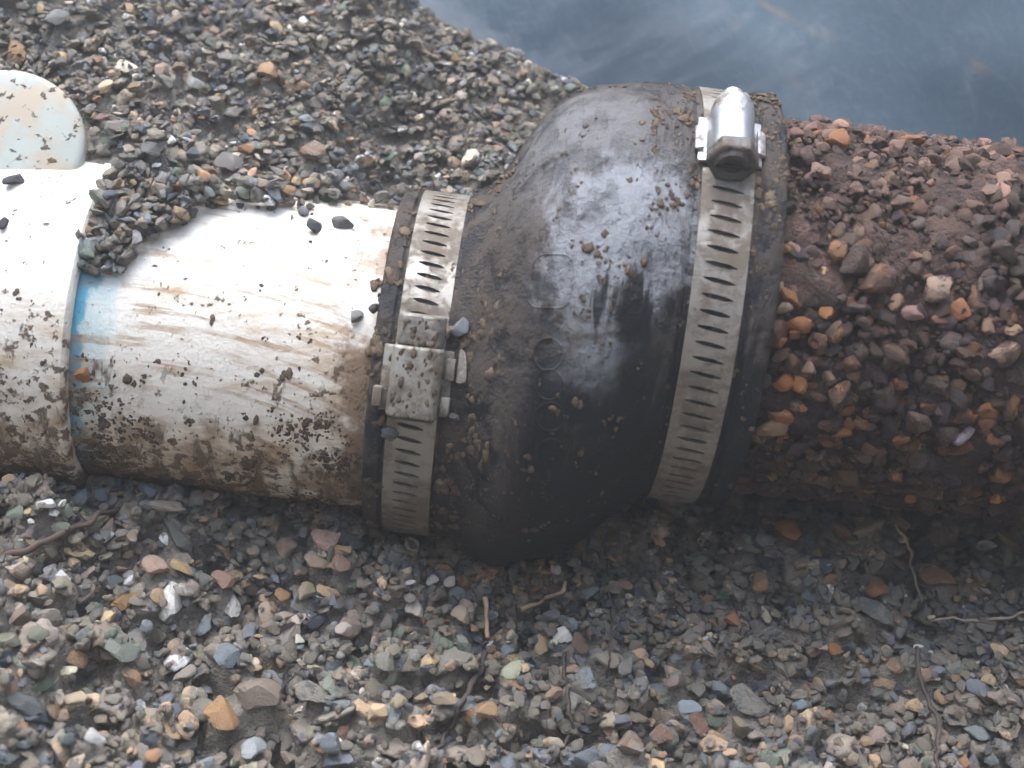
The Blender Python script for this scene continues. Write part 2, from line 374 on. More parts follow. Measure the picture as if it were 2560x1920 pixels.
prof = [(-0.0440, .0580), (-0.0440, .0615), (-0.0434, .0630), (-0.0405, .0638), (-0.0385, .0642), (-0.0375, .0632), (-0.0185, .0632), (-0.0172, .0645), (-0.0155, .0655), (-0.012, .0664), (-0.009, .0690), (-0.006, .0722), (-0.003, .0762),
        (0.000, .0800), (0.003, .0830), (0.006, .0850), (0.009, .0862), (0.014, .0872), (0.022, .0878), (0.030, .0872), (0.036, .0852), (0.041, .0826), (0.0455, .0800), (0.0495, .0784),
        (0.0525, .0772), (0.0545, .0762), (0.0555, .0748), (0.0765, .0748), (0.0772, .0760), (0.0782, .0768), (0.0835, .0766), (0.0850, .0758), (0.0856, .0745), (0.0856, .0668)]
rows = []
for (a, b) in zip(prof[:-1], prof[1:]):
    k = max(1, int(abs(b[0] - a[0]) / 0.0016))
    for q in range(k): rows.append((a[0] + (b[0] - a[0]) * q / k, a[1] + (b[1] - a[1]) * q / k))
rows.append(prof[-1])
rows = [(x, float(cc(x)[0]), float(cc(x)[1]), R) for x, R in rows]
cme = loft('coupling_body', rows, 224, 0.0007, wfreq=45)
ctree = BVHTree.FromPolygons([v.co for v in cme.vertices], [p.vertices for p in cme.polygons])
def hit_coupling(px, py):
    o_, d_ = ray(px, py); return ctree.ray_cast(o_, d_)
DUST_HAZE = [tuple(hit_coupling(*p)[0]) for p in ((1570, 570), (1480, 880), (1470, 330), (1580, 780))]
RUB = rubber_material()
coup = empty('rubber_coupling', (0.02, 0.005, -0.07)); tag(coup, 'bulging black rubber coupling caked with mud between white and rusty pipes', 'coupling')
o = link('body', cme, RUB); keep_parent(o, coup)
# embossed marks down the front of the bulge
def emboss_ring(px, py, ru, rv, mn, square=False):
    p, nrm, _, _ = hit_coupling(px, py)
    ux = Vector((1, 0, 0)); ux = (ux - nrm * ux.dot(nrm)).normalized(); uy = nrm.cross(ux)
    v = []; f = []; n, m = 28, 6
    for i in range(n):
        a = 2 * math.pi * i / n; ca, sa = math.cos(a), math.sin(a)
        if square: k = (abs(ca) ** 5 + abs(sa) ** 5) ** -0.2; ca *= k; sa *= k
        c = p + ux * ru * ca + uy * rv * sa; q, n2, _, _ = ctree.find_nearest(c)
        rad = (ux * ca + uy * sa).normalized()
        for j in range(m):
            b = 2 * math.pi * j / m; v.append(q + rad * mn * math.cos(b) + n2 * mn * 0.8 * math.sin(b))
    for i in range(n):
        for j in range(m):
            f.append((i * m + j, ((i + 1) % n) * m + j, ((i + 1) % n) * m + (j + 1) % m, i * m + (j + 1) % m))
    o = link('embossed_mark', mesh('embossed_mark', v, f), RUB); keep_parent(o, coup)
for a in ((1370, 886, .0048, .0052), (1372, 962, .0046, .005), (1376, 1042, .0046, .005), (1378, 1130, .0046, .005)): emboss_ring(*a, .0004)
emboss_ring(1375, 702, .0072, .0088, .0004, True)

# rusty pipe
rx = np.linspace(0.055, 0.50, 210)
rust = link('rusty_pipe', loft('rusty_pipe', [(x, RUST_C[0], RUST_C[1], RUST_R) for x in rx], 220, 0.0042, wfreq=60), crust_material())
tag(rust, 'dark rusty pipe crusted with wet pebbles running off the right edge', 'pipe')

# ------------------------------------------------------------------ clamps
def band_mesh(xc, yc, zc, R, hw, th_a, th_b, pitch, sl, sw, slant, off=0.0):
    """strip from angle th_a to th_b (radians, decreasing) with lens-shaped slots"""
    n = int(round((th_b - th_a) * R / pitch)); pitch = (th_b - th_a) * R / n; v = []; f = []; T = 0.0011
    def P(u, vv, r):
        th = th_a + u / R; return (xc + vv, yc + r * math.cos(th), zc + r * math.sin(th))
    for i in range(n):
        u0 = (i + 0.5) * pitch; h = pitch / 2
        outer = [(-h, -hw), (-h / 3, -hw), (h / 3, -hw), (h, -hw), (h, -sl * .45), (h, sl * .45), (h, hw), (h / 3, hw), (-h / 3, hw), (-h, hw), (-h, sl * .45), (-h, -sl * .45)]
        inner = [(-.45 * sw, -sl * .88), (-.15 * sw, -sl), (.15 * sw, -sl), (.45 * sw, -sl * .88), (sw, -sl * .45), (sw, sl * .45), (.45 * sw, sl * .88), (.15 * sw, sl), (-.15 * sw, sl), (-.45 * sw, sl * .88), (-sw, sl * .45), (-sw, -sl * .45)]
        b = len(v)
        for (u, q) in outer: v.append(P(u0 + u, q, R + T))
        for (u, q) in inner: v.append(P(u0 + u + slant * (q + off), q + off, R + T))
        for (u, q) in inner: v.append(P(u0 + u + slant * (q + off), q + off, R + 0.0001))
        for k in range(12):
            k2 = (k + 1) % 12
            f.append((b + k, b + k2, b + 12 + k2, b + 12 + k)); f.append((b + 12 + k, b + 12 + k2, b + 24 + k2, b + 24 + k))
        for q, s in ((-hw, 0), (hw, 6)):
            c = len(v); us = (-h, -h / 3, h / 3, h)
            for u in us: v.append(P(u0 + u, q, R + T))
            for u in us: v.append(P(u0 + u, q, R - 0.0004))
            for k in range(3): f.append((c + k, c + k + 1, c + 5 + k, c + 4 + k))
    bm = bmesh.new(); me0 = mesh('t', v, f); bm.from_mesh(me0); bpy.data.meshes.remove(me0)
    bmesh.ops.remove_doubles(bm, verts=bm.verts[:], dist=1e-6)
    return bm_mesh('band', bm, True, 35)
class Frame:
    def __init__(s, xc, yc, zc, R, th):
        s.n = Vector((0, math.cos(th), math.sin(th))); s.u = Vector((0, math.sin(th), -math.cos(th))); s.v = Vector((1, 0, 0)); s.o = Vector((xc, yc, zc)) + s.n * R
    def __call__(s, u, v, n): return s.o + s.u * u + s.v * v + s.n * n
def prism(fr, poly, u0, u1, bevel=0.0006, seg=2):
    bm = bmesh.new(); a = [bm.verts.new(fr(u0, *p)) for p in poly]; b = [bm.verts.new(fr(u1, *p)) for p in poly]; n = len(poly)
    bm.faces.new(a); bm.faces.new(b[::-1])
    for i in range(n): bm.faces.new((a[i], b[i], b[(i + 1) % n], a[(i + 1) % n]))
    bmesh.ops.recalc_face_normals(bm, faces=bm.faces[:])
    if bevel: bmesh.ops.bevel(bm, geom=[e for e in bm.edges if e.calc_face_angle(0) > 0.5], offset=bevel, segments=seg, affect='EDGES', profile=0.5)
    return bm
def turned(fr, prof, hn, n=28, v0=0.0):
    """lathe about the screw axis (along u) at height hn"""
    bm = bmesh.new(); rings = []
    for (u, r) in prof:
        rings.append([bm.verts.new(fr(u, v0 + r * math.cos(2 * math.pi * k / n), hn + r * math.sin(2 * math.pi * k / n))) for k in range(n)])
    for A, B in zip(rings[:-1], rings[1:]):
        for k in range(n): bm.faces.new((A[k], B[k], B[(k + 1) % n], A[(k + 1) % n]))
    bm.faces.new(rings[0]); bm.faces.new(rings[-1]); return bm
def arch(w, h, rnd, lift=0.0, n=7):
    p = [(-w, lift)]
    for k in range(n): a = math.pi - (math.pi / 2) * k / (n - 1); p.append((-w + rnd + rnd * math.cos(a), h - rnd + rnd * math.sin(a)))
    for k in range(n): a = math.pi / 2 - (math.pi / 2) * k / (n - 1); p.append((w - rnd + rnd * math.cos(a), h - rnd + rnd * math.sin(a)))
    return p + [(w, lift)]
BAND_M = steel_material('dusty_steel_band', 0.64, (160, 158, 153), 0.45); SHINY = steel_material('bright_steel', 0.42, (205, 207, 212), 0.3); CAKED = steel_material('mud_filmed_steel', 0.66, (176, 176, 170), 0.42)
DARKM = steel_material('dark_muddy_steel', 0.6, (70, 74, 82), 0.45)
# wide clamp on the rusty side
bx = 0.066; by, bz = (float(k) for k in cc(bx)); bR = 0.0748; th = math.radians(98)
cl = empty('hose_clamp', (bx, by, bz - bR)); tag(cl, 'wide slotted steel hose clamp with shiny screw housing on top, right side', 'hose clamp', 'hose clamps on the coupling')
o = link('band', band_mesh(bx, by, bz, bR, .0086, th + 0.16, th + 2 * math.pi - 0.16, .0051, .0052, .00078, 0.13), BAND_M); keep_parent(o, cl)
fr = Frame(bx, by, bz, bR, th)
hw_ = .0070; cyl = [(-.0106, .0), (-.0106, .0014), (-.0076, .0016)] + [(hw_ * 1.02 * math.cos(a), .0062 + hw_ * math.sin(a)) for a in np.linspace(math.pi, 0, 15)] + [(.0076, .0016), (.0106, .0014), (.0106, .0)]
o = link('housing', bm_mesh('housing', prism(fr, cyl, -.0100, .0112, 0.0004), True, 40), SHINY); keep_parent(o, cl)
for s in (-1, 1):
    o = link('side_tab', bm_mesh('side_tab', prism(fr, [(s * .0088, .0012), (s * .0118, .0012), (s * .0118, .0026), (s * .0088, .0040)], -.006, .0055), True, 40), SHINY); keep_parent(o, cl)
scr = link('screw', bm_mesh('screw', turned(fr, [(-.0105, .0045), (.0114, .0060), (.0116, .0064), (.0134, .0064), (.0138, .0036), (.0148, .0036), (.0152, .0028), (.0168, .0028), (.0172, .0036), (.0186, .0036), (.0190, .0026)], .0060), True, 40), SHINY); keep_parent(scr, cl)
hexp = [(.0089 * math.cos(math.pi * k / 3), .0062 + .0089 * math.sin(math.pi * k / 3)) for k in range(6)]
o = link('screw_head', bm_mesh('screw_head', prism(fr, hexp, -.0160, -.0103, 0.0009, 3), True, 40), DARKM); o.parent = scr
bm = turned(fr, [(-.0150, .0026), (-.0166, .0030), (-.0172, .0052), (-.0160, .0062), (-.0158, .0062)], .0062)
sb = prism(fr, [(-.0056, .0056), (.0056, .0056), (.0056, .0068), (-.0056, .0068)], -.0174, -.0160, 0.0001, 1)
o = link('head_slot', bm_mesh('head_slot', sb, True, 40), fibre_material('slot_shade', (30, 28, 27), (44, 40, 37))); o.parent = scr  # proud dark bar, its colour stands for the shade inside a slot
o = link('head_boss', bm_mesh('head_boss', bm, True, 40), DARKM); o.parent = scr
# narrow clamp on the white side
sx = -0.028; sy, sz = (float(k) for k in cc(sx)); sR = 0.0632; th2 = math.radians(143)
cl2 = empty('hose_clamp', (sx, sy, sz - sR)); tag(cl2, 'narrow slotted steel hose clamp with mud-filmed boxy housing, next to white pipe', 'hose clamp', 'hose clamps on the coupling')
o = link('band', band_mesh(sx, sy, sz, sR, .0084, th2 + 0.14, th2 + 2 * math.pi - 0.16, .0047, .0044, .00080, 0.14, -0.0003), BAND_M); keep_parent(o, cl2)
fr2 = Frame(sx, sy, sz, sR, th2)
o = link('housing', bm_mesh('housing', prism(fr2, arch(.0086, .0100, .0034), -.0120, .0120, 0.0011, 3), True, 45), CAKED); keep_parent(o, cl2)
o = link('base_plate', bm_mesh('base_plate', prism(fr2, [(-.0118, -.0005), (-.0118, .0022), (.0118, .0022), (.0118, -.0005)], -.0110, .0112, 0.0005), True, 40), CAKED); keep_parent(o, cl2)
for (v0, u0, u1) in ((-.0122, -.0095, -.0030), (.0110, .0018, .0090), (.0106, -.0100, -.0040)):
    o = link('side_tab', bm_mesh('side_tab', prism(fr2, [(v0 - .0016, .0), (v0 - .0016, .0052), (v0 + .0016, .0052), (v0 + .0016, .0)], u0, u1, .0005), True, 40), CAKED); keep_parent(o, cl2)
o = link('screw_sleeve', bm_mesh('screw_sleeve', prism(fr2, arch(.0080, .0082, .0036), .0124, .0225, 0.0009, 3), True, 45), CAKED); keep_parent(o, cl2)
lz = []
for _ in range(150):
    uu, vv = rng.uniform(-.0125, .0215), rng.uniform(-.0095, .0095)
    if rng.uniform() < .5 and abs(vv) < .006 and uu < .011: continue
    b_ = float(np.clip(.0007 * math.exp(rng.normal(0, .45)), .0004, .0018)); hh = .0100 if (uu < .0118 and abs(vv) < .0075) else (.0082 if uu > .0118 and abs(vv) < .0062 else .0022)
    lz.append((fr2(uu, vv, hh), (b_, b_ * .8, b_ * .55)))
CLAMP_MUD = lz
o = link('housing_mouth', bm_mesh('housing_mouth', prism(fr2, arch(.0076, .0084, .0028, .0016), -.0129, -.0122, 0.0003), True, 40), DARKM); keep_parent(o, cl2)  # dark plate, the recess's shade put into its colour

# ------------------------------------------------------------------ pebble shapes
def ico(sub):
    bm = bmesh.new(); bmesh.ops.create_icosphere(bm, subdivisions=sub, radius=1.0)
    v = np.array([p.co for p in bm.verts]); f = [tuple(q.index for q in p.verts) for p in bm.faces]; bm.free(); return v, f
ICO3 = ico(3); ICO2 = ico(2)
def pebble_mesh(name, seed, sub=3, rough=0.05, planes=(8, 15)):
    r = np.random.default_rng(seed); V, F = ICO3 if sub == 3 else ICO2
    p = V.copy()
    s = np.ones(len(p))
    for _ in range(r.integers(*planes)):
        n = r.normal(size=3); n /= np.linalg.norm(n); d = r.uniform(0.42, 0.82)
        k = p @ n; s = np.where(k > d, np.minimum(s, d / np.maximum(k, 1e-6)), s)
    p = p * s[:, None]
    off = r.uniform(-50, 50, 3)
    dn = np.array([noise.fractal(Vector(q * 1.8 + off), 1.0, 2.0, 4) for q in V]); p = p * (1 + rough * dn)[:, None]
    ax = np.array([1.0, r.uniform(.66, .95), r.uniform(.42, .75)]); p = p * ax
    me = mesh(name, p.tolist(), F)
    if sub == 3 and rough < 0.1: me.set_sharp_from_angle(angle=math.radians(30))
    return me
LUMPY = dict(rough=0.42, planes=(2, 5))
def proto_collection(name, mat, n, seed, **k):
    c = bpy.data.collections.new(name)
    for i in range(n):
        o = bpy.data.objects.new('%s_%02d' % (name, i), pebble_mesh('%s_%02d' % (name, i), seed + i, **(LUMPY if i < 8 and not k and seed == 100 else k))); o.data.materials.append(mat); c.objects.link(o)
    return c
NP = 26
GM = pebble_material('gravel_stone', 'instancer', 0.0, 0.78); GS = pebble_material('gravel_stone_single', 'object', 0.0, 0.3)
WM = pebble_material('rust_stone', 'instancer', 0.8, 0.45, lin(80, 60, 50)); WS = pebble_material('rust_stone_single', 'object', 0.85, 0.3, lin(80, 60, 50))
P_G = proto_collection('gravel_shape', GM, NP, 100); P_W = proto_collection('rust_shape', WM, 16, 300); P_M = proto_collection('lump_shape', mud_lump_material(), 12, 500, sub=2, rough=0.5, planes=(2, 5))
S_G = [pebble_mesh('stone_%02d' % i, 100 + i, **(LUMPY if i < 8 else {})) for i in range(NP)]; S_W = [pebble_mesh('crust_stone_%02d' % i, 300 + i) for i in range(16)]
for m in S_G: m.materials.append(GS)
for m in S_W: m.materials.append(WS)

def scatter(name, pts, rot, scl, pid, col, coll, parent=None):
    me = bpy.data.meshes.new(name); me.vertices.add(len(pts)); me.vertices.foreach_set('co', np.asarray(pts, np.float32).ravel())
    for nm, ty, key, arr in (('rot', 'FLOAT_VECTOR', 'vector', rot), ('scl', 'FLOAT_VECTOR', 'vector', scl), ('pid', 'INT', 'value', pid), ('col', 'FLOAT_COLOR', 'color', col)):
        a = me.attributes.new(nm, ty, 'POINT'); a.data.foreach_set(key, np.asarray(arr, np.int32 if ty == 'INT' else np.float32).ravel())
    me.update(); o = bpy.data.objects.new(name, me); COL.objects.link(o)
    ng = bpy.data.node_groups.new(name, 'GeometryNodeTree')
    ng.interface.new_socket('Geometry', in_out='INPUT', socket_type='NodeSocketGeometry'); ng.interface.new_socket('Geometry', in_out='OUTPUT', socket_type='NodeSocketGeometry')
    N = lambda k: ng.nodes.new(k); L = ng.links.new
    gi, go, ci, ip, er = N('NodeGroupInput'), N('NodeGroupOutput'), N('GeometryNodeCollectionInfo'), N('GeometryNodeInstanceOnPoints'), N('FunctionNodeEulerToRotation')
    ci.inputs['Collection'].default_value = coll; ci.inputs['Separate Children'].default_value = True; ci.inputs['Reset Children'].default_value = True
    def at(nm, ty):
        n = N('GeometryNodeInputNamedAttribute'); n.data_type = ty; n.inputs['Name'].default_value = nm; return n.outputs['Attribute']
    L(gi.outputs[0], ip.inputs['Points']); L(ci.outputs[0], ip.inputs['Instance']); ip.inputs['Pick Instance'].default_value = True
    L(at('pid', 'INT'), ip.inputs['Instance Index']); L(at('rot', 'FLOAT_VECTOR'), er.inputs[0]); L(er.outputs[0], ip.inputs['Rotation']); L(at('scl', 'FLOAT_VECTOR'), ip.inputs['Scale'])
    L(ip.outputs[0], go.inputs[0])
    md = o.modifiers.new('scatter', 'NODES'); md.node_group = ng
    o['kind'] = 'stuff'
    if parent is not None:
        if parent.type == 'EMPTY': keep_parent(o, parent)
        else: o.parent = parent
    return o

# colour kinds: name -> (sRGB, share in the gravel)
KINDS = {'brown-grey': ((144, 135, 121), .28), 'blue-grey': ((122, 128, 131), .22), 'dark slate': ((82, 86, 92), .11), 'tan': ((180, 156, 126), .14), 'orange-brown': ((150, 119, 90), .045),
         'cream': ((212, 200, 180), .05), 'white': ((226, 222, 214), .03), 'green-grey': ((116, 124, 110), .10), 'pinkish': ((154, 141, 128), .06), 'turquoise': ((104, 150, 142), .0)}
KN = list(KINDS); KP = np.array([KINDS[k][1] for k in KN]); KP /= KP.sum(); KC = np.array([lin(*KINDS[k][0]) for k in KN]) * np.array((1.22, 1.22, 1.24, 1))
def jitter_col(c, n=None, amt=0.18):
    c = np.array(c, float); sh = c.shape[:-1]
    c[..., :3] *= np.exp(rng.normal(0, amt, sh))[..., None] * np.exp(rng.normal(0, 0.03, sh + (3,))); c[..., :3] = np.clip(c[..., :3], 0.01, 0.85); c[..., 3] = 1; return c

# ------------------------------------------------------------------ laying the gravel, stone by stone, on a height map
CAP_N = Vector((0.12, -0.50, 0.86)).normalized(); CAP_R = 0.0275
_o, _d = ray(12, 346); _s = 0.3
while (_o + _d * _s).z > float(ground_h((_o + _d * _s).x, (_o + _d * _s).y)) + 0.006: _s += 0.0005
CAP_P = _o + _d * _s - CAP_N * 0.001
CAP_UX = (Vector((1, 0, 0)) - CAP_N * CAP_N.x).normalized(); CAP_UP = CAP_N.cross(CAP_UX)
GX0, GX1, GY0, GY1, GR = -0.36, 0.36, -0.27, 0.40, 0.001
gx = np.arange(GX0, GX1, GR); gy = np.arange(GY0, GY1, GR)
HX, HY = np.meshgrid(gx, gy); HM = ground_h(HX, HY); OWN = np.full(HM.shape, -1, np.int32); GGY, GGX = np.gradient(HM, GR)
pr_x = np.array([r[0] for r in rows]); pr_R = np.array([r[3] for r in rows])
_RX = np.arange(-0.5, 0.6, 0.0004); _RC = cc(_RX)
_RR = np.where(_RX < HUB_X, HUB_R, np.where(_RX < -0.0468, PVC_R, np.where(_RX < 0.0856, np.interp(_RX, pr_x, pr_R), RUST_R + 0.002)))
_RT = list(zip(_RR.tolist(), np.where(_RX < -0.0468, 0, _RC[0]).tolist(), np.where(_RX < -0.0468, 0, _RC[1]).tolist()))
def radius_at(x):
    return _RT[min(max(int((x + 0.5) / 0.0004), 0), len(_RT) - 1)]
def radius_slow(x):
    """outer radius and centre of whatever pipe stands at x"""
    if x < HUB_X: return HUB_R, 0.0, 0.0
    if x < -0.0468: return PVC_R, 0.0, 0.0
    if x < 0.0856: c = cc(x); return float(np.interp(x, pr_x, pr_R)), float(c[0]), float(c[1])
    return RUST_R + 0.002, RUST_C[0], RUST_C[1]
stones = []     # (x,y,z,euler,scale,pid,kind,colour)
def lay(x, y, a, b, c, kind=None, col=None, yaw=None, tilt=0.45, sink=0.35, hmap=None, check=True, pid=None):
    hmap = HM if hmap is None else hmap
    pid = int(rng.integers(NP)) if pid is None else pid
    yaw = rng.uniform(0, 6.283) if yaw is None else yaw
    rad = 0.25 * (a + b) * 1.02
    i0 = int((x - rad - GX0) / GR); i1 = int((x + rad - GX0) / GR) + 2; j0 = int((y - rad - GY0) / GR); j1 = int((y + rad - GY0) / GR) + 2
    if i0 < 0 or j0 < 0 or i1 >= HM.shape[1] or j1 >= HM.shape[0]: return
    win = hmap[j0:j1, i0:i1]; dx = (HX[j0:j1, i0:i1] - x) / rad; dy = (HY[j0:j1, i0:i1] - y) / rad; d2 = dx * dx + dy * dy; ins = d2 < 1
    if not ins.any(): return
    hh = win[ins]; base = 0.75 * hh.mean() + 0.25 * hh.max()
    z = base + c * (0.5 - sink)
    if check:
        R, cy, cz = radius_at(x); q = math.hypot(y - cy, z - cz)
        if q < R + 0.35 * min(b, c) : return
        if q < R + 0.02 and z > cz + 0.01 and y < cy + 0.01: return     # nothing balances on the near flank
    top = z + 0.5 * c * np.sqrt(np.clip(1 - d2, 0, 1)) - 0.02 * c
    up = ins & (top > win); win[up] = top[up]
    i = len(stones)
    if hmap is HM: OWN[j0:j1, i0:i1][up] = i
    ic = int((x - GX0) / GR); jc = int((y - GY0) / GR); gxn = float(GGX[jc, ic]); gyn = float(GGY[jc, ic])
    e = Euler((rng.normal(0, tilt) + math.atan(gyn) * 0.7, rng.normal(0, tilt) - math.atan(gxn) * 0.7, yaw))
    k = int(rng.choice(len(KN), p=KP)) if kind is None else KN.index(kind)
    if kind is None: pid = int(rng.integers(8)) if (k == 0 and rng.uniform() < .75) else int(rng.integers(8, NP))
    elif pid < 8: pid = 8 + pid
    cl_ = jitter_col(KC[k]) if col is None else np.array(col)
    stones.append([x, y, z, tuple(e), (a / 2, b / 2 / 0.8, c / 2 / 0.6), pid, k, cl_]); return i
def lay_many(n, xr, yr, med, sig, lo, hi):
    for _ in range(n):
        x = rng.uniform(*xr); y = rng.uniform(*yr)
        m = med * (0.80 if y > 0.03 else 1.0)
        a = float(np.clip(m * math.exp(rng.normal(0, sig)), lo, hi)); b = a * rng.uniform(.66, .95); c = a * rng.uniform(.36, .64)
        lay(x, y, a, b, c, tilt=0.33)
lay_many(7000, (-.34, .34), (-.25, .0), .0078, .33, .0032, .016)
lay_many(9500, (-.34, .22), (.02, .36), .0058, .33, .0026, .013)
lay_many(7500, (-.34, .34), (-.25, .0), .0080, .38, .0030, .019)
lay_many(9000, (-.34, .22), (.02, .36), .0056, .38, .0022, .013)
lay_many(2500, (-.22, .25), (-.085, -.03), .0042, .4, .002, .010)
lay_many(6500, (-.28, .28), (-.20, .0), .0034, .38, .0014, .008)
lay_many(9000, (-.30, .16), (.03, .25), .0030, .35, .0014, .006)

GROUND_N = len(stones)
# stones that stand out in the photograph, each put down at its own spot on the gravel
def ground_at(px, py):
    o_, d_ = ray(px, py); o_ = np.array(o_); d_ = np.array(d_); s = 0.3; prev = None
    while s < 1.5:
        p = o_ + d_ * s
        i = int((p[0] - GX0) / GR); j = int((p[1] - GY0) / GR)
        h = HM[j, i] if 0 <= i < HM.shape[1] and 0 <= j < HM.shape[0] else float(ground_h(p[0], p[1]))
        if p[2] < h: return p, s
        s += 0.0008
    return None, None
NOTED = {}
NOTE = [  # px, py, long px, short px, kind, angle (deg, image), sRGB or None
 (804,1347,84,62,'pinkish',5,(196,160,148)),(868,1373,40,30,'tan',10,(200,176,132)),(794,1419,68,46,'tan',-15,(178,156,136)),(715,1381,60,50,'orange-brown',70,(170,120,74)),(859,1419,56,54,'pinkish',0,(168,128,108)),
 (457,1421,58,42,'tan',0,(192,164,116)),(399,1439,72,60,'pinkish',20,(186,156,140)),(451,1364,120,48,'dark slate',-42,(66,72,74)),(460,1480,52,46,'white',30,(222,216,204)),(585,1526,76,46,'white',-60,(206,206,202)),
 (564,1465,68,56,'pinkish',-20,(158,124,106)),(709,1494,40,38,'tan',0,(182,140,94)),(764,1483,56,40,'cream',60,(176,164,136)),(1042,1538,58,46,'white',-30,(214,206,196)),(1021,1509,38,32,'white',30,(226,220,204)),
 (1082,1454,38,30,'white',60,(222,222,220)),(1123,1460,42,30,'white',80,(206,202,192)),(1157,1549,66,44,'cream',-55,(188,170,146)),(1157,1616,62,46,'turquoise',-50,(104,152,142)),(1285,1667,78,44,'green-grey',65,(182,190,162)),
 (862,1572,54,40,'white',20,(206,192,184)),(961,1653,60,54,'green-grey',20,(130,134,126)),(1033,1645,38,36,'white',0,(186,196,198)),(573,1645,72,62,'blue-grey',-10,(108,124,134)),(318,1642,96,64,'blue-grey',15,(112,122,116)),
 (98,1665,54,42,'white',60,(214,208,190)),(460,1688,84,36,'cream',65,(200,186,172)),(338,1732,62,38,'orange-brown',-40,(190,132,80)),(197,1752,62,46,'cream',60,(190,172,146)),(642,1735,150,88,'brown-grey',-82,(124,112,100)),
 (555,1815,92,84,'tan',60,(158,120,78)),(793,1749,108,56,'dark slate',-18,(74,80,84)),(634,1867,84,60,'blue-grey',75,(160,168,174)),(827,1850,76,64,'blue-grey',-40,(116,128,138)),(237,1853,62,42,'white',-20,(206,208,208)),
 (168,1847,46,40,'green-grey',0,(104,120,120)),(391,1888,54,36,'orange-brown',55,(184,136,96)),(29,1607,70,46,'green-grey',20,(112,118,96)),(93,1587,62,40,'green-grey',20,(110,118,100)),(61,1543,76,54,'brown-grey',80,(120,104,92)),
 (124,1535,72,54,'dark slate',0,(78,78,82)),(376,1231,56,46,'blue-grey',-20,(74,92,110)),(257,1245,40,34,'blue-grey',-40,(80,100,122)),(113,1170,84,46,'pinkish',15,(146,130,122)),(295,1176,62,46,'white',-60,(178,176,162)),
 (425,1266,104,38,'tan',12,(150,138,114)),(990,1758,48,40,'cream',20,(194,180,152)),(1212,1778,58,46,'tan',20,(180,146,108)),(1111,1758,56,44,'tan',0,(168,148,122)),(700,1160,34,30,'tan',0,None),
 (1966,1340,86,80,'orange-brown',70,(164,104,56)),(1893,1458,60,52,'tan',-40,(158,116,80)),(2183,1484,62,48,'orange-brown',70,(164,116,72)),(2177,1551,100,52,'green-grey',-38,(92,100,96)),(1827,1557,48,44,'orange-brown',60,(176,120,70)),
 (2356,1447,104,54,'orange-brown',-5,(124,84,56)),(2079,1629,50,42,'orange-brown',-30,(164,110,58)),(2226,1672,60,50,'tan',70,(142,110,72)),(2301,1698,54,38,'pinkish',20,(170,142,128)),(1723,1768,56,46,'blue-grey',10,(170,184,194)),
 (1995,1762,42,30,'blue-grey',5,(150,172,186)),(1575,1863,96,74,'orange-brown',70,(132,88,66)),(1653,1834,62,50,'orange-brown',70,(132,92,68)),(1511,1655,66,42,'cream',-25,(172,162,146)),(1561,1667,64,36,'blue-grey',80,(112,128,138)),
 (1685,1716,60,46,'pinkish',35,(158,140,134)),(1381,1733,50,44,'tan',-40,(178,152,124)),(1390,1852,44,26,'cream',0,(200,186,168)),(1563,1467,50,30,'pinkish',70,(166,136,122)),(1375,1539,48,40,'blue-grey',30,(134,140,146)),
 (1445,1620,78,44,'brown-grey',75,(112,88,74)),(2067,1791,42,34,'orange-brown',20,(176,106,56)),(2385,1782,42,40,'tan',0,(140,106,76)),(2487,1800,44,24,'white',80,(180,194,206)),(1746,1817,64,42,'orange-brown',-55,(138,92,74)),
 (1870,1771,108,66,'green-grey',-35,(88,96,94)),(1847,1823,62,48,'tan',-30,(140,128,108)),
 (903,399,30,26,'white',60,(232,232,236)),(1050,405,30,28,'cream',0,(206,196,182)),(778,388,66,60,'orange-brown',60,(140,108,84)),(613,373,38,28,'orange-brown',0,(186,142,98)),(677,194,62,46,'tan',-40,(180,144,106)),
 (405,185,62,34,'pinkish',8,(176,144,122)),(486,214,50,32,'white',0,(178,184,178)),(422,226,54,44,'dark slate',0,(72,84,78)),(249,159,40,22,'orange-brown',-25,(178,118,60)),(584,301,62,44,'blue-grey',85,(118,116,114)),
 (544,272,46,40,'cream',0,(150,144,128)),(136,405,92,36,'orange-brown',-3,(150,116,88)),(385,388,62,46,'blue-grey',0,(116,118,122)),(503,454,68,44,'tan',-20,(172,160,142)),(570,417,70,58,'blue-grey',40,(146,142,140)),
 (616,492,84,62,'blue-grey',-20,(110,112,116)),(509,503,54,44,'blue-grey',0,(104,108,116)),(347,231,48,44,'tan',40,(158,138,102)),(446,168,40,30,'orange-brown',80,(126,100,80)),(249,307,32,26,'pinkish',60,(150,88,78)),(145,46,54,46,'blue-grey',60,(138,146,144)),
]
for (px, py, L, S, kd, an, rgb) in NOTE:
    p, s = ground_at(px, py)
    if p is None: continue
    k = s / FPX; foot = 1.0
    a = 1.1 * L * k; b = S * k * 1.22; c = min(S, L) * k * 0.72
    p2, _ = ground_at(px, py + 0.15 * S)
    if p2 is None: p2 = p
    col = None if rgb is None else 0.78 * np.array(lin(*rgb)) + 0.22 * np.array(MUD)
    i = lay(float(p2[0]), float(p2[1]), a, b, c, kd, col, yaw=math.radians(an) - ROLL * 0 + rng.normal(0, .05), tilt=0.12, sink=0.04, check=False)
    if i is not None: NOTED[i] = kd

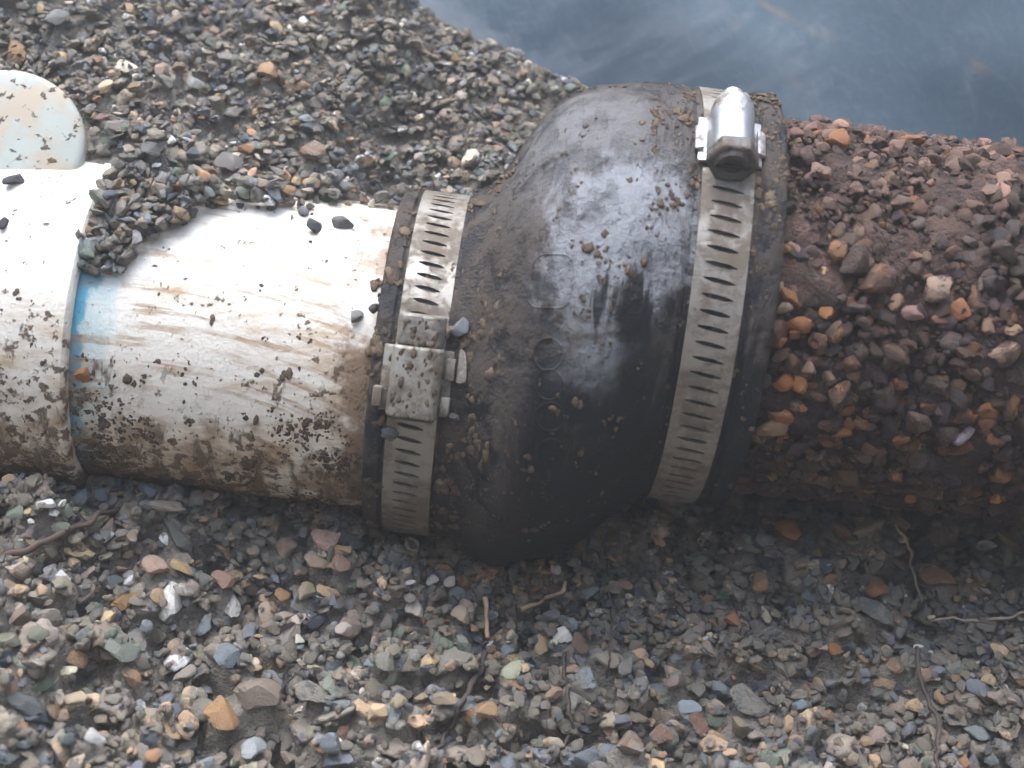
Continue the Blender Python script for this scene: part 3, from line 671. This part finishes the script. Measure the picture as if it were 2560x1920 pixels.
# stones heaped on top of the pipes: the pile in the gap by the fitting's rim and a few strays
PM = np.full(HM.shape, -1.0)
for i, x in enumerate(gx):
    R, cy, cz = radius_at(x); q = R * R - (gy - cy) ** 2; PM[:, i] = np.where(q > 0, cz + np.sqrt(np.clip(q, 0, None)), HM[:, i])
PM = np.maximum(PM, HM)
_pv = []; _pf = []
for (x, (R, cy, cz)) in [(x, radius_at(x)) for x in np.arange(-0.45, 0.45, 0.0015)]:
    _pv += [(x, cy + R * math.cos(2 * math.pi * k / 72), cz + R * math.sin(2 * math.pi * k / 72)) for k in range(72)]
for j in range(len(_pv) // 72 - 1):
    _pf += [(j * 72 + k, j * 72 + 72 + k, j * 72 + 72 + (k + 1) % 72, j * 72 + (k + 1) % 72) for k in range(72)]
ptree = BVHTree.FromPolygons(_pv, _pf)
def pipe_at(px, py):
    p, n, i, d = ptree.ray_cast(*ray(px, py)); return p, d
def lay_on_pipe(px, py, L, S, kd, rgb, an=0.0):
    p, s = pipe_at(px, py)
    if p is None: return
    k = s / FPX
    return lay(float(p[0]), float(p[1]), L * k, S * k, S * k * .7, kd, None if rgb is None else np.array(lin(*rgb)), yaw=math.radians(an), tilt=.3, sink=.22, hmap=PM, check=False)
pile_poly = [(300, 450), (560, 500), (480, 560), (345, 625), (330, 660), (285, 690), (200, 690), (195, 620), (215, 560)]
def inside(x, y, poly):
    c = False; n = len(poly)
    for i in range(n):
        x1, y1 = poly[i]; x2, y2 = poly[(i + 1) % n]
        if (y1 > y) != (y2 > y) and x < (x2 - x1) * (y - y1) / (y2 - y1) + x1: c = not c
    return c
npile = 0
while npile < 440:
    px = rng.uniform(190, 570); py = rng.uniform(445, 695)
    if not inside(px, py, pile_poly): continue
    p, nr, _, s = ptree.ray_cast(*ray(px, py))
    if p is None: continue
    if nr.dot(CAMPOS - p) < 0: nr = -nr
    L = float(np.clip(32 * math.exp(rng.normal(0, .38)), 12, 64)) * s / FPX
    kd = int(rng.choice([0, 1, 2, 1, 1, 3, 7, 4, 0, 0])); thick = .008 * (1 - sstep(500, 690, py)) + .003
    q = p + nr * (L * .12 + rng.uniform(0, thick)); e = Euler((rng.normal(0, .5), rng.normal(0, .5), rng.uniform(0, 6.28)))
    stones.append([q.x, q.y, q.z, tuple(e), (L / 2, L * rng.uniform(.38, .55), L * rng.uniform(.35, .5)), int(rng.integers(NP)), kd, jitter_col(KC[kd])]); npile += 1
for (px, py) in [(x_, 500 + 45 * max(0, noise.noise(Vector((x_ * .012, 1.7, 0)))) * rng.uniform(0, 1.6) + rng.uniform(-6, 22)) for x_ in rng.uniform(420, 1000, 130)]:
    L = float(np.clip(30 * math.exp(rng.normal(0, .4)), 14, 60)); lay_on_pipe(px, py, L, L * .8, None, None, rng.uniform(0, 180))
strays = [(790,572,58,44,'dark slate',(92,94,98)),(856,566,62,52,'blue-grey',(118,118,120)),(662,534,26,20,'dark slate',(96,98,104)),(780,536,12,10,'dark slate',None),(776,606,14,12,'dark slate',None),(730,545,22,10,'brown-grey',None),
          (40,455,78,40,'dark slate',(84,84,86)),(10,560,52,34,'dark slate',(88,88,92)),(212,952,52,46,'orange-brown',(178,124,82)),(890,800,48,40,'blue-grey',(128,126,124)),(935,790,40,34,'dark slate',(96,94,92))]
for s_ in strays:
    i = lay_on_pipe(*s_[:6], an=rng.uniform(0, 180))
    if i is not None: NOTED[i] = s_[4]
# stones stuck to the coupling
for (px, py, L, S, kd, rgb, an) in ((1158, 925, 118, 40, 'white', (196, 190, 184), 85), (1158, 818, 60, 50, 'blue-grey', (112, 118, 124), 60), (1119, 830, 40, 28, 'pinkish', (176, 136, 110), 70), (1140, 1040, 36, 28, 'blue-grey', (126, 130, 134), -30), (975, 1080, 46, 34, 'blue-grey', (112, 118, 122), 30)):
    p, nrm, _, dist = hit_coupling(px, py)
    if p is None: continue
    if nrm.dot(CAMPOS - p) < 0: nrm = -nrm
    k = dist / FPX; q = nrm.to_track_quat('Z', 'X'); e = (q @ Euler((0, 0, 0)).to_quaternion()).to_euler()
    tang = (RGT * math.cos(math.radians(an)) + UPV * math.sin(math.radians(an))); tang = (tang - nrm * tang.dot(nrm)).normalized(); bt = nrm.cross(tang)
    e = Matrix((tang, bt, nrm)).transposed().to_euler()
    NOTED[len(stones)] = kd
    c_ = p + nrm * S * k * .22
    stones.append([c_.x, c_.y, c_.z, tuple(e), (L * k / 2, S * k / 2 / .8, S * k * .7 / 2 / .6), int(rng.integers(NP)), KN.index(kd), np.array(lin(*rgb))])

# silt packed between the stones
def build_silt():
    st = 3; h = HM.copy(); lo = HM.copy()
    for d in (1, 2, 3):
        for ax in (0, 1):
            for sg in (-d, d): lo = np.minimum(lo, np.roll(HM, sg, ax))
    for ax in (0, 1):
        k = np.hanning(11); k /= k.sum(); h = np.apply_along_axis(lambda r: np.convolve(np.pad(r, 5, 'edge'), k, 'valid'), ax, h)
    h = h[::st, ::st]; X = HX[::st, ::st]; Y = HY[::st, ::st]; ny, nx = h.shape
    n1 = np.array([noise.fractal(Vector((a * 38, b * 38, 2.2)), 1.0, 2.0, 3) for a, b in zip(X.ravel(), Y.ravel())]).reshape(h.shape)
    z = np.minimum(h - 0.0045 + 0.0020 * n1, lo[::st, ::st] + 0.0002 + 0.0012 * np.clip(n1, 0, 1))
    v = np.stack([X, Y, z], -1).reshape(-1, 3); i = np.arange((ny - 1) * (nx - 1)); r = i // (nx - 1); k = i % (nx - 1); a = r * nx + k
    f = np.stack([a, a + 1, a + nx + 1, a + nx], -1)
    tag(link('soil', mesh('soil', v.tolist(), f.tolist()), ground_material()), kind='structure')
build_silt()
# which stones show largest: those become things of their own
ST = np.array([[s[0], s[1], s[2]] for s in stones]); px, py, pz = to_px(ST)
vis = np.bincount(OWN[OWN >= 0], minlength=len(stones)).astype(float)
sz = np.array([s[4][0] * s[4][1] for s in stones]); vfrac = vis * GR * GR / np.maximum(np.pi * sz * .55, 1e-9)
_cd = ST - np.array(CAP_P); _ch = _cd @ np.array(CAP_N); _cr = _cd - _ch[:, None] * np.array(CAP_N); _cup = np.array(CAP_UP)
on_cap = (np.linalg.norm(_cr, axis=1) < CAP_R * 1.06) & (_ch > -0.012) & (_ch < 0.02) & (_cr @ _cup > 0.002 + 0.004 * np.sin(ST[:, 0] * 300))
inframe = ~on_cap & (px > 10) & (px < 2550) & (py > 8) & (py < 1912)
hid = np.zeros(len(stones), bool)
for i in np.nonzero(inframe & (vfrac > 0.5))[0]:
    p, s = pipe_at(px[i], py[i])
    if p is not None and s * (FWD.dot(ray(px[i], py[i])[1])) < pz[i] - 0.004: hid[i] = True
score = np.where(inframe & ~hid & (vfrac > 0.5), np.minimum(vfrac, 1) * sz / pz ** 2, -1)
for i in NOTED: score[i] = 1e3 if inframe[i] else -1
single = np.argsort(-score)[:300]; single = [int(i) for i in single if score[i] > 0]
sset = set(single)

def place_word(x, y, on):
    if on == 'coupling': return 'stuck to the black coupling beside the narrow clamp'
    if on == 'pipe':
        return 'lying on the white fitting' if x < 185 else ('in the blue gap beside the white fitting' if y > 800 else ('heaped on the pipe beside the fitting rim' if x < 560 else 'lying on the white pipe'))
    if y < 700:
        c = ['beside the white cap', 'behind the white fitting', 'behind the white pipe', 'behind the narrow clamp', 'beside the black bulge'][int(np.searchsorted([260, 480, 850, 1130], x))]
        r = ['near the top edge', 'midway up the bank', 'low on the bank'][int(np.searchsorted([150, 320], y))]
        return r + ' ' + c
    c = ['under the white fitting', 'under the blue gap', 'under the white pipe', 'under the narrow clamp', 'under the black bulge', 'under the wide clamp', 'under the rusty pipe', 'at the right edge'][int(np.searchsorted([190, 420, 800, 1150, 1560, 1900, 2330], x))]
    lim = 1330 + 60 * sstep(600, 1500, x)
    r = ['gravel closest', 'gravel midway', 'gravel near bottom edge'][int(np.searchsorted([lim + 130, lim + 330], y))]
    return r + ' ' + c
info = {}
for i in single:
    x, y, z, e, s, pid, k, c = stones[i]
    ax = sorted(s); on = 'ground'
    if i >= len(stones) - 5 and i in NOTED: on = 'coupling'
    elif 430 < py[i] < 1150 and px[i] < 1000 and z > ground_h(x, y) + 0.012: on = 'pipe'
    L = 2 * max(s) * FPX / pz[i]
    size = 'large' if L > 88 else ('medium' if L > 60 else 'small')
    shape = 'long' if s[0] / s[1] > 1.45 else ('angular' if pid % 3 == 0 else 'rounded' if pid % 3 == 1 else 'blunt')
    info[i] = (size, KN[k], shape, place_word(px[i], py[i], on))
byl = {}
for i, v in info.items(): byl.setdefault(v, []).append(i)
ORD = {4: ('leftmost of four', 'second of four', 'third of four', 'rightmost of four'), 5: ('leftmost of five', 'second of five', 'third of five', 'fourth of five', 'rightmost of five'), 2: ('left of two', 'right of two'), 3: ('leftmost of three', 'middle of three', 'rightmost of three')}
for v, ids in byl.items():
    ids.sort(key=lambda i: px[i]); base = '%s %s %s pebble, %s' % v
    for n_, i in enumerate(ids):
        lb = base if len(ids) == 1 else (base + ', ' + ORD[len(ids)][n_] if len(ids) in ORD else base)
        x, y, z, e, s, pid, k, c = stones[i]
        o = link('pebble', S_G[pid]); o.location = (x, y, z); o.rotation_euler = e; o.scale = s; o.color = tuple(float(q) for q in c)
        tag(o, lb, 'pebble', 'loose pebbles around the pipes' if len(ids) < 6 else base + 's')
_ci = np.clip(((ST[:, 0] - GX0) / GR).astype(int), 0, HM.shape[1] - 1); _cj = np.clip(((ST[:, 1] - GY0) / GR).astype(int), 0, HM.shape[0] - 1)
buried = HM[_cj, _ci] - ST[:, 2] > 0.0045
rest = [i for i in range(len(stones)) if i not in sset and (i >= GROUND_N or vis[i] > 0 or not buried[i]) and not on_cap[i]]
gr = scatter('gravel', [stones[i][:3] for i in rest], [stones[i][3] for i in rest], [stones[i][4] for i in rest], [stones[i][5] for i in rest], [stones[i][7] for i in rest], P_G)
tag(gr, 'loose muddy mixed gravel filling the trench round the pipes', 'gravel')

# ------------------------------------------------------------------ stones and grit set in the crust of the rusty pipe
WK = [((104, 78, 58), .20), ((156, 108, 62), .16), ((76, 58, 50), .26), ((112, 98, 94), .14), ((164, 138, 116), .10), ((66, 52, 56), .18)]
WC = np.array([lin(*k[0]) for k in WK]) * np.array((.74, .68, .66, 1)); WP = np.array([k[1] for k in WK]); WP /= WP.sum()
cr = []
def crust(x, th, a, b, c, col, yaw, out=0.15):
    n = Vector((0, math.cos(th), math.sin(th))); t1 = Vector((1, 0, 0)); t2 = n.cross(t1)
    ta = t1 * math.cos(yaw) + t2 * math.sin(yaw); e = Matrix((ta, n.cross(ta), n)).transposed() @ Euler((rng.normal(0, .25), rng.normal(0, .25), 0)).to_matrix()
    p = Vector((x, RUST_C[0], RUST_C[1])) + n * (RUST_R + c * out)
    cr.append([tuple(p), tuple(e.to_euler()), (a / 2, b / 2 / .8, c / 2 / .6), int(rng.integers(16)), col, th])
for _ in range(9000):
    x = rng.uniform(.087, .42); th_ = math.radians(rng.uniform(-60, 250)); a = float(np.clip(.0042 * math.exp(rng.normal(0, .5)), .0014, .0135))
    top = th_ < math.radians(112) and rng.uniform() < .8
    if top: a = float(np.clip(.0030 * math.exp(rng.normal(0, .4)), .0012, .008))
    crust(x, th_, a, a * rng.uniform(.65, .95), a * rng.uniform(.5, .8), jitter_col(lin(132, 102, 88) if top and rng.uniform() < .6 else WC[rng.choice(len(WC), p=WP)], amt=.25), rng.uniform(0, 6.28), rng.uniform(.0, .3))
for _ in range(1800):
    a = float(np.clip(.0056 * math.exp(rng.normal(0, .3)), .0035, .011)); crust(rng.uniform(.09, .36), math.radians(rng.uniform(60, 225)), a, a * rng.uniform(.6, .9), a * rng.uniform(.5, .8), jitter_col(WC[rng.choice(len(WC), p=WP)], amt=.25), rng.uniform(0, 6.28), rng.uniform(-.2, .25))
for _ in range(700):
    a = float(np.clip(.0052 * math.exp(rng.normal(0, .35)), .003, .009)); crust(rng.uniform(.09, .36), math.radians(rng.uniform(40, 105)), a, a * .85, a * .75, jitter_col(lin(128, 100, 86), amt=.3), rng.uniform(0, 6.28), .3)
for _ in range(9000):
    a = float(np.clip(.0019 * math.exp(rng.normal(0, .35)), .0009, .0036))
    crust(rng.uniform(.087, .36), math.radians(rng.uniform(-30, 230)), a, a * .85, a * .75, jitter_col(lin(120, 92, 78) if rng.uniform() < .35 else WC[rng.choice(len(WC), p=WP)], amt=.3), rng.uniform(0, 6.28), .2)
ncr = len(cr)
def crust_px(px, py, L, S, rgb, an):
    o_, d_ = ray(px, py); b_ = o_ - Vector((0, RUST_C[0], RUST_C[1])); A = d_.y ** 2 + d_.z ** 2; B = b_.y * d_.y + b_.z * d_.z; Cc = b_.y ** 2 + b_.z ** 2 - (RUST_R + .002) ** 2
    D = B * B - A * Cc
    if D < 0: return
    s = (-B - math.sqrt(D)) / A; p = o_ + d_ * s; k = s / FPX; th_ = math.atan2(p.z - RUST_C[1], p.y - RUST_C[0])
    crust(p.x, th_, L * k, S * k, S * k * .75, np.array(lin(*rgb)), -math.radians(an), .25)
for a in ((2343,720,92,74,(150,124,108),-25),(2095,985,74,80,(152,104,52),0),(2135,942,56,34,(188,142,84),5),(2157,1065,42,62,(176,112,40),75),(2075,1065,86,46,(126,86,60),30),(2105,1085,40,52,(150,106,50),50),
          (1950,1045,72,62,(146,96,54),10),(2000,1030,48,34,(180,130,76),-30),(2040,905,52,30,(160,108,76),10),(2085,830,60,54,(168,134,112),-20),(2045,850,48,46,(164,112,82),40),(2330,1020,62,48,(150,100,62),30),
          (2370,1090,60,52,(120,96,88),60),(2260,1100,52,56,(150,100,56),60),(2410,1090,34,64,(150,138,148),60),(2470,1060,50,36,(150,104,72),0),(2430,935,58,46,(118,86,60),60),(2110,1188,86,26,(112,72,48),0),
          (2310,1292,56,46,(134,112,112),20),(2090,630,70,52,(154,110,72),-50),(1960,770,46,40,(190,170,140),0),(1955,715,36,32,(186,172,150),0),(2280,780,70,44,(150,118,112),20),(2360,800,64,30,(150,108,84),0),
          (2490,1100,60,46,(140,96,54),0),(2240,880,88,66,(92,66,50),20),(2060,680,40,34,(196,160,120),0),(2290,640,48,44,(130,96,80),0),(2450,760,60,50,(124,90,74),40),(2170,1230,46,36,(104,72,50),0)): crust_px(*a)
C_ = np.array([c[0] for c in cr]); cpx, cpy, cpz = to_px(C_)
face = np.array([math.cos(c[5]) * (CAMPOS.y - RUST_C[0]) + math.sin(c[5]) * (CAMPOS.z - RUST_C[1]) > 0.05 for c in cr]) & (cpx > 1800) & (cpx < 2555)
sc_ = np.where(face, [c[2][0] * c[2][1] for c in cr], -1); sc_[ncr:] = 1
big = [int(i) for i in np.argsort(-sc_)[:280] if sc_[i] > 0]; bs = set(big)
for i in big:
    p, e, s, pid, c, _ = cr[i]; o = link('pebble', S_W[pid]); o.location = p; o.rotation_euler = e; o.scale = s; o.color = tuple(float(q) for q in c); o.parent = rust
rs = [i for i in range(len(cr)) if i not in bs]
scatter('crust_grit', [cr[i][0] for i in rs], [cr[i][1] for i in rs], [cr[i][2] for i in rs], [cr[i][3] for i in rs], [cr[i][4] for i in rs], P_W, rust)

# ------------------------------------------------------------------ mud lumps and grit sticking to things
def lumps(parent, n, x0, x1, thr, size, dens, name='mud_crumbs'):
    P, E_, S_, I, Cx = [], [], [], [], []
    tries = 0
    while len(P) < n and tries < n * 30:
        tries += 1
        x = rng.uniform(x0, x1); th_ = math.radians(rng.uniform(*thr)); R, cy, cz = radius_at(x)
        if rng.uniform() > dens(x, th_): continue
        a = float(np.clip(size * math.exp(rng.normal(0, .45)), .0005, .0030)); nn = Vector((0, math.cos(th_), math.sin(th_)))
        k = rng.integers(1, 5)
        for _ in range(k):
            dx = rng.normal(0, a * .7); dt = rng.normal(0, a * .7) / R; n2 = Vector((0, math.cos(th_ + dt), math.sin(th_ + dt)))
            R2, cy2, cz2 = radius_at(x + dx); p = Vector((x + dx, cy2, cz2)) + n2 * (R2 + a * .05); e = n2.to_track_quat('Z', 'X').to_euler()
            b = a * rng.uniform(.5, 1.1); P.append(tuple(p)); E_.append((e.x, e.y, e.z)); S_.append((b * rng.uniform(.5, .9), b * rng.uniform(.5, .9), b * rng.uniform(.3, .55))); I.append(int(rng.integers(12))); Cx.append((1, 1, 1, 1))
    return scatter(name, P, E_, S_, I, Cx, P_M, parent)
nd = lambda x, th_, f: 0.5 + 0.9 * noise.noise(Vector((x * f, math.cos(th_) * .06 * f, math.sin(th_) * .06 * f)))
lumps(pvc, 1700, -.145, -.048, (115, 235), .0009, lambda x, t_: max(0, nd(x, t_, 60) - .3) * (0.03 + 0.97 * sstep(2.3, 3.3, t_)))
lumps(fit, 600, -.26, HUB_X - .002, (70, 230), .0008, lambda x, t_: max(0, nd(x, t_, 55) - .25) * (0.2 + 0.8 * sstep(2.0, 3.1, t_)))
lumps(coup, 2600, -.046, .0845, (40, 240), .0008, lambda x, t_: max(0, nd(x, t_, 70) - .15))
lumps(coup, 420, -.046, -.002, (70, 235), .0022, lambda x, t_: max(0, nd(x, t_, 80) - .1) * (0 if -.0375 < x < -.0185 and rng.uniform() < .8 else 1))
lumps(coup, 700, .040, .0845, (40, 120), .0011, lambda x, t_: max(0, nd(x, t_, 80)) * (0.15 if .056 < x < .0765 else 1))

_q = fr2.n.to_track_quat('Z', 'X').to_euler()
scatter('mud_crumbs', [tuple(a) for a, b in CLAMP_MUD], [tuple(_q)] * len(CLAMP_MUD), [b for a, b in CLAMP_MUD], [int(rng.integers(12)) for _ in CLAMP_MUD], [(1, 1, 1, 1)] * len(CLAMP_MUD), P_M, cl2)
# ------------------------------------------------------------------ capped end poking out of the bank, roots and twigs
def build_cap():
    R = CAP_R; nrm = CAP_N; ux = CAP_UX; uy = CAP_UP; c = CAP_P
    prof_ = [(0.0001, .0012), (.45 * R, .0011), (.90 * R, .0008), (.97 * R, .0004), (.99 * R, -.0002), (R, -.0012), (R, -.008)]
    v = []; f = []; n = 72
    for (r, h) in prof_:
        for k in range(n): a = 2 * math.pi * k / n; v.append(c + ux * r * math.cos(a) + uy * r * math.sin(a) + nrm * h)
    for j in range(len(prof_) - 1):
        for k in range(n): a = j * n + k; b = j * n + (k + 1) % n; f.append((a, b, b + n, a + n))
    me = mesh('plastic_cap', v, f); me.set_sharp_from_angle(angle=math.radians(40)); t = NT('speckled_pale_plastic')
    n1 = t.noise(260, 5, .62); n2 = t.noise(60, 5, .65)
    cc_ = t.mix(n2, lin(170, 177, 171), lin(156, 164, 156)); mk = t.ramp(t.ma('ADD', n1, t.ma('MULTIPLY', n2, .35)), .77, .84); fm = t.ramp(n2, .45, .62, 0, .75)
    cc_ = t.mix(fm, cc_, lin(176, 156, 130)); cc_ = t.mix(mk, cc_, lin(96, 84, 72))
    t.bsdf(Base_Color=cc_, Roughness=t.mixf(mk, .45, .9), Normal=t.bump(mk, .0008, .8))
    tag(link('plastic_cap', me, t.m), 'pale round plastic cap half buried in gravel at the left edge', 'pipe cap')
build_cap()

def root(name, pts, r0, r1, mat, label, cat, lift=0.0012, wob=0.0016, hmap=True, seed=0):
    P = []
    for q in pts:
        g, s = ground_at(q[0], q[1])
        if g is not None: P.append(Vector(g) + Vector((0, 0, lift + (q[2] if len(q) > 2 else 0))))
    # smooth path
    path = []
    for i in range(len(P) - 1):
        p0 = P[max(i - 1, 0)]; p1 = P[i]; p2 = P[i + 1]; p3 = P[min(i + 2, len(P) - 1)]
        for k in range(7):
            t = k / 7; path.append(0.5 * ((2 * p1) + (p2 - p0) * t + (2 * p0 - 5 * p1 + 4 * p2 - p3) * t * t + (3 * p1 - p0 - 3 * p2 + p3) * t ** 3))
    path.append(P[-1]); v = []; f = []; m = 7
    for i, p in enumerate(path):
        p = p + wob * noise.noise_vector(p * 190 + Vector((seed, 0, 0)))
        tg = (path[min(i + 1, len(path) - 1)] - path[max(i - 1, 0)]).normalized(); a = tg.orthogonal().normalized(); b = tg.cross(a)
        r = (r0 + (r1 - r0) * i / (len(path) - 1)) * (1 + .35 * noise.noise(p * 420))
        for k in range(m): w = 2 * math.pi * k / m; v.append(p + a * r * math.cos(w) + b * r * math.sin(w))
    for i in range(len(path) - 1):
        for k in range(m): a = i * m + k; b = i * m + (k + 1) % m; f.append((a, b, b + m, a + m))
    f.append(tuple(range(m))[::-1]); f.append(tuple(range(len(v) - m, len(v))))
    return tag(link(name, mesh(name, v, f), mat), label, cat)
PALE = fibre_material('pale_root', (190, 178, 160), (140, 122, 104)); RED = fibre_material('reddish_root', (104, 86, 76), (70, 56, 50)); PURP = fibre_material('dark_root', (96, 86, 80), (62, 54, 52)); STRAW = fibre_material('straw', (204, 184, 148), (164, 138, 104))
root('root', [(2232,1342,.006),(2262,1385,.004),(2272,1430,.002),(2296,1500),(2325,1556)], .0006, .0005, PALE, 'thin pale root curving down the gravel below the rusty pipe', 'root')
root('root', [(2322,1558),(2400,1552),(2470,1558),(2560,1535),(2640,1520)], .0006, .0005, PALE, 'thin pale root running along gravel to the right edge', 'root', seed=3)
root('root', [(1507,1330),(1514,1400),(1526,1480),(1530,1560),(1520,1640),(1516,1700)], .0006, .0004, PURP, 'thin dark root hanging straight down below the coupling bulge', 'root', seed=5)
root('twig', [(1300,1525),(1350,1510),(1395,1490),(1418,1472,.002)], .0009, .0007, STRAW, 'short tan twig on gravel below the coupling bulge', 'twig', seed=7)
root('stem', [(1213,1500),(1216,1540),(1218,1600)], .0010, .0008, STRAW, 'short pale straw stem lying in gravel under the coupling', 'stem', seed=8, wob=.0004)
root('root', [(-10,1400),(80,1372),(170,1335),(240,1300),(300,1275)], .0014, .0009, RED, 'long reddish root lying across gravel at the left edge', 'root', seed=9)
root('root', [(150,1350),(160,1375),(163,1410)], .0006, .0004, RED, 'fine reddish rootlet branching down from the long left root', 'root', seed=10)
root('root', [(1215,1640),(1190,1700),(1150,1770),(1120,1840),(1085,1900)], .0012, .0008, PURP, 'fuzzy dark root running diagonally through gravel at bottom centre', 'root', seed=11)
root('root', [(1410,1640),(1415,1720),(1420,1790),(1432,1840),(1380,1885)], .0007, .0006, PURP, 'thin dark root snaking down to the bottom edge, centre', 'root', seed=12)
root('root', [(2290,1620),(2300,1700),(2330,1780),(2345,1860),(2340,1925)], .0009, .0007, PURP, 'dark root running down gravel to the bottom right edge', 'root', seed=13)
root('rootlet', [(250,715,.012),(256,740,.012),(254,765,.011),(235,790,.010)], .0004, .0003, PURP, 'hair-fine dark rootlet on the blue gap of white pipe', 'root', seed=14) if False else None

# ------------------------------------------------------------------ thin haze box, added to veil the view
def build_haze():
    bm = bmesh.new(); bmesh.ops.create_cube(bm, size=1.0)
    for v in bm.verts: v.co = (v.co.x * 160, v.co.y * 160, -1.12 if v.co.z < 0 else 2.3)
    o = link('haze', bm_mesh('haze', bm, False)); m = bpy.data.materials.new('added_haze'); m.use_nodes = True; t = m.node_tree
    for n in list(t.nodes): t.nodes.remove(n)
    vo = t.nodes.new('ShaderNodeVolumePrincipled'); vo.inputs['Color'].default_value = (0.86, 0.93, 1.0, 1); vo.inputs['Density'].default_value = 0.42; vo.inputs['Anisotropy'].default_value = 0.7
    ou = t.nodes.new('ShaderNodeOutputMaterial'); t.links.new(vo.outputs[0], ou.inputs['Volume']); o.data.materials.append(m); o['kind'] = 'stuff'; o['label'] = 'thin pale haze added over the trench to veil the view'
build_haze()
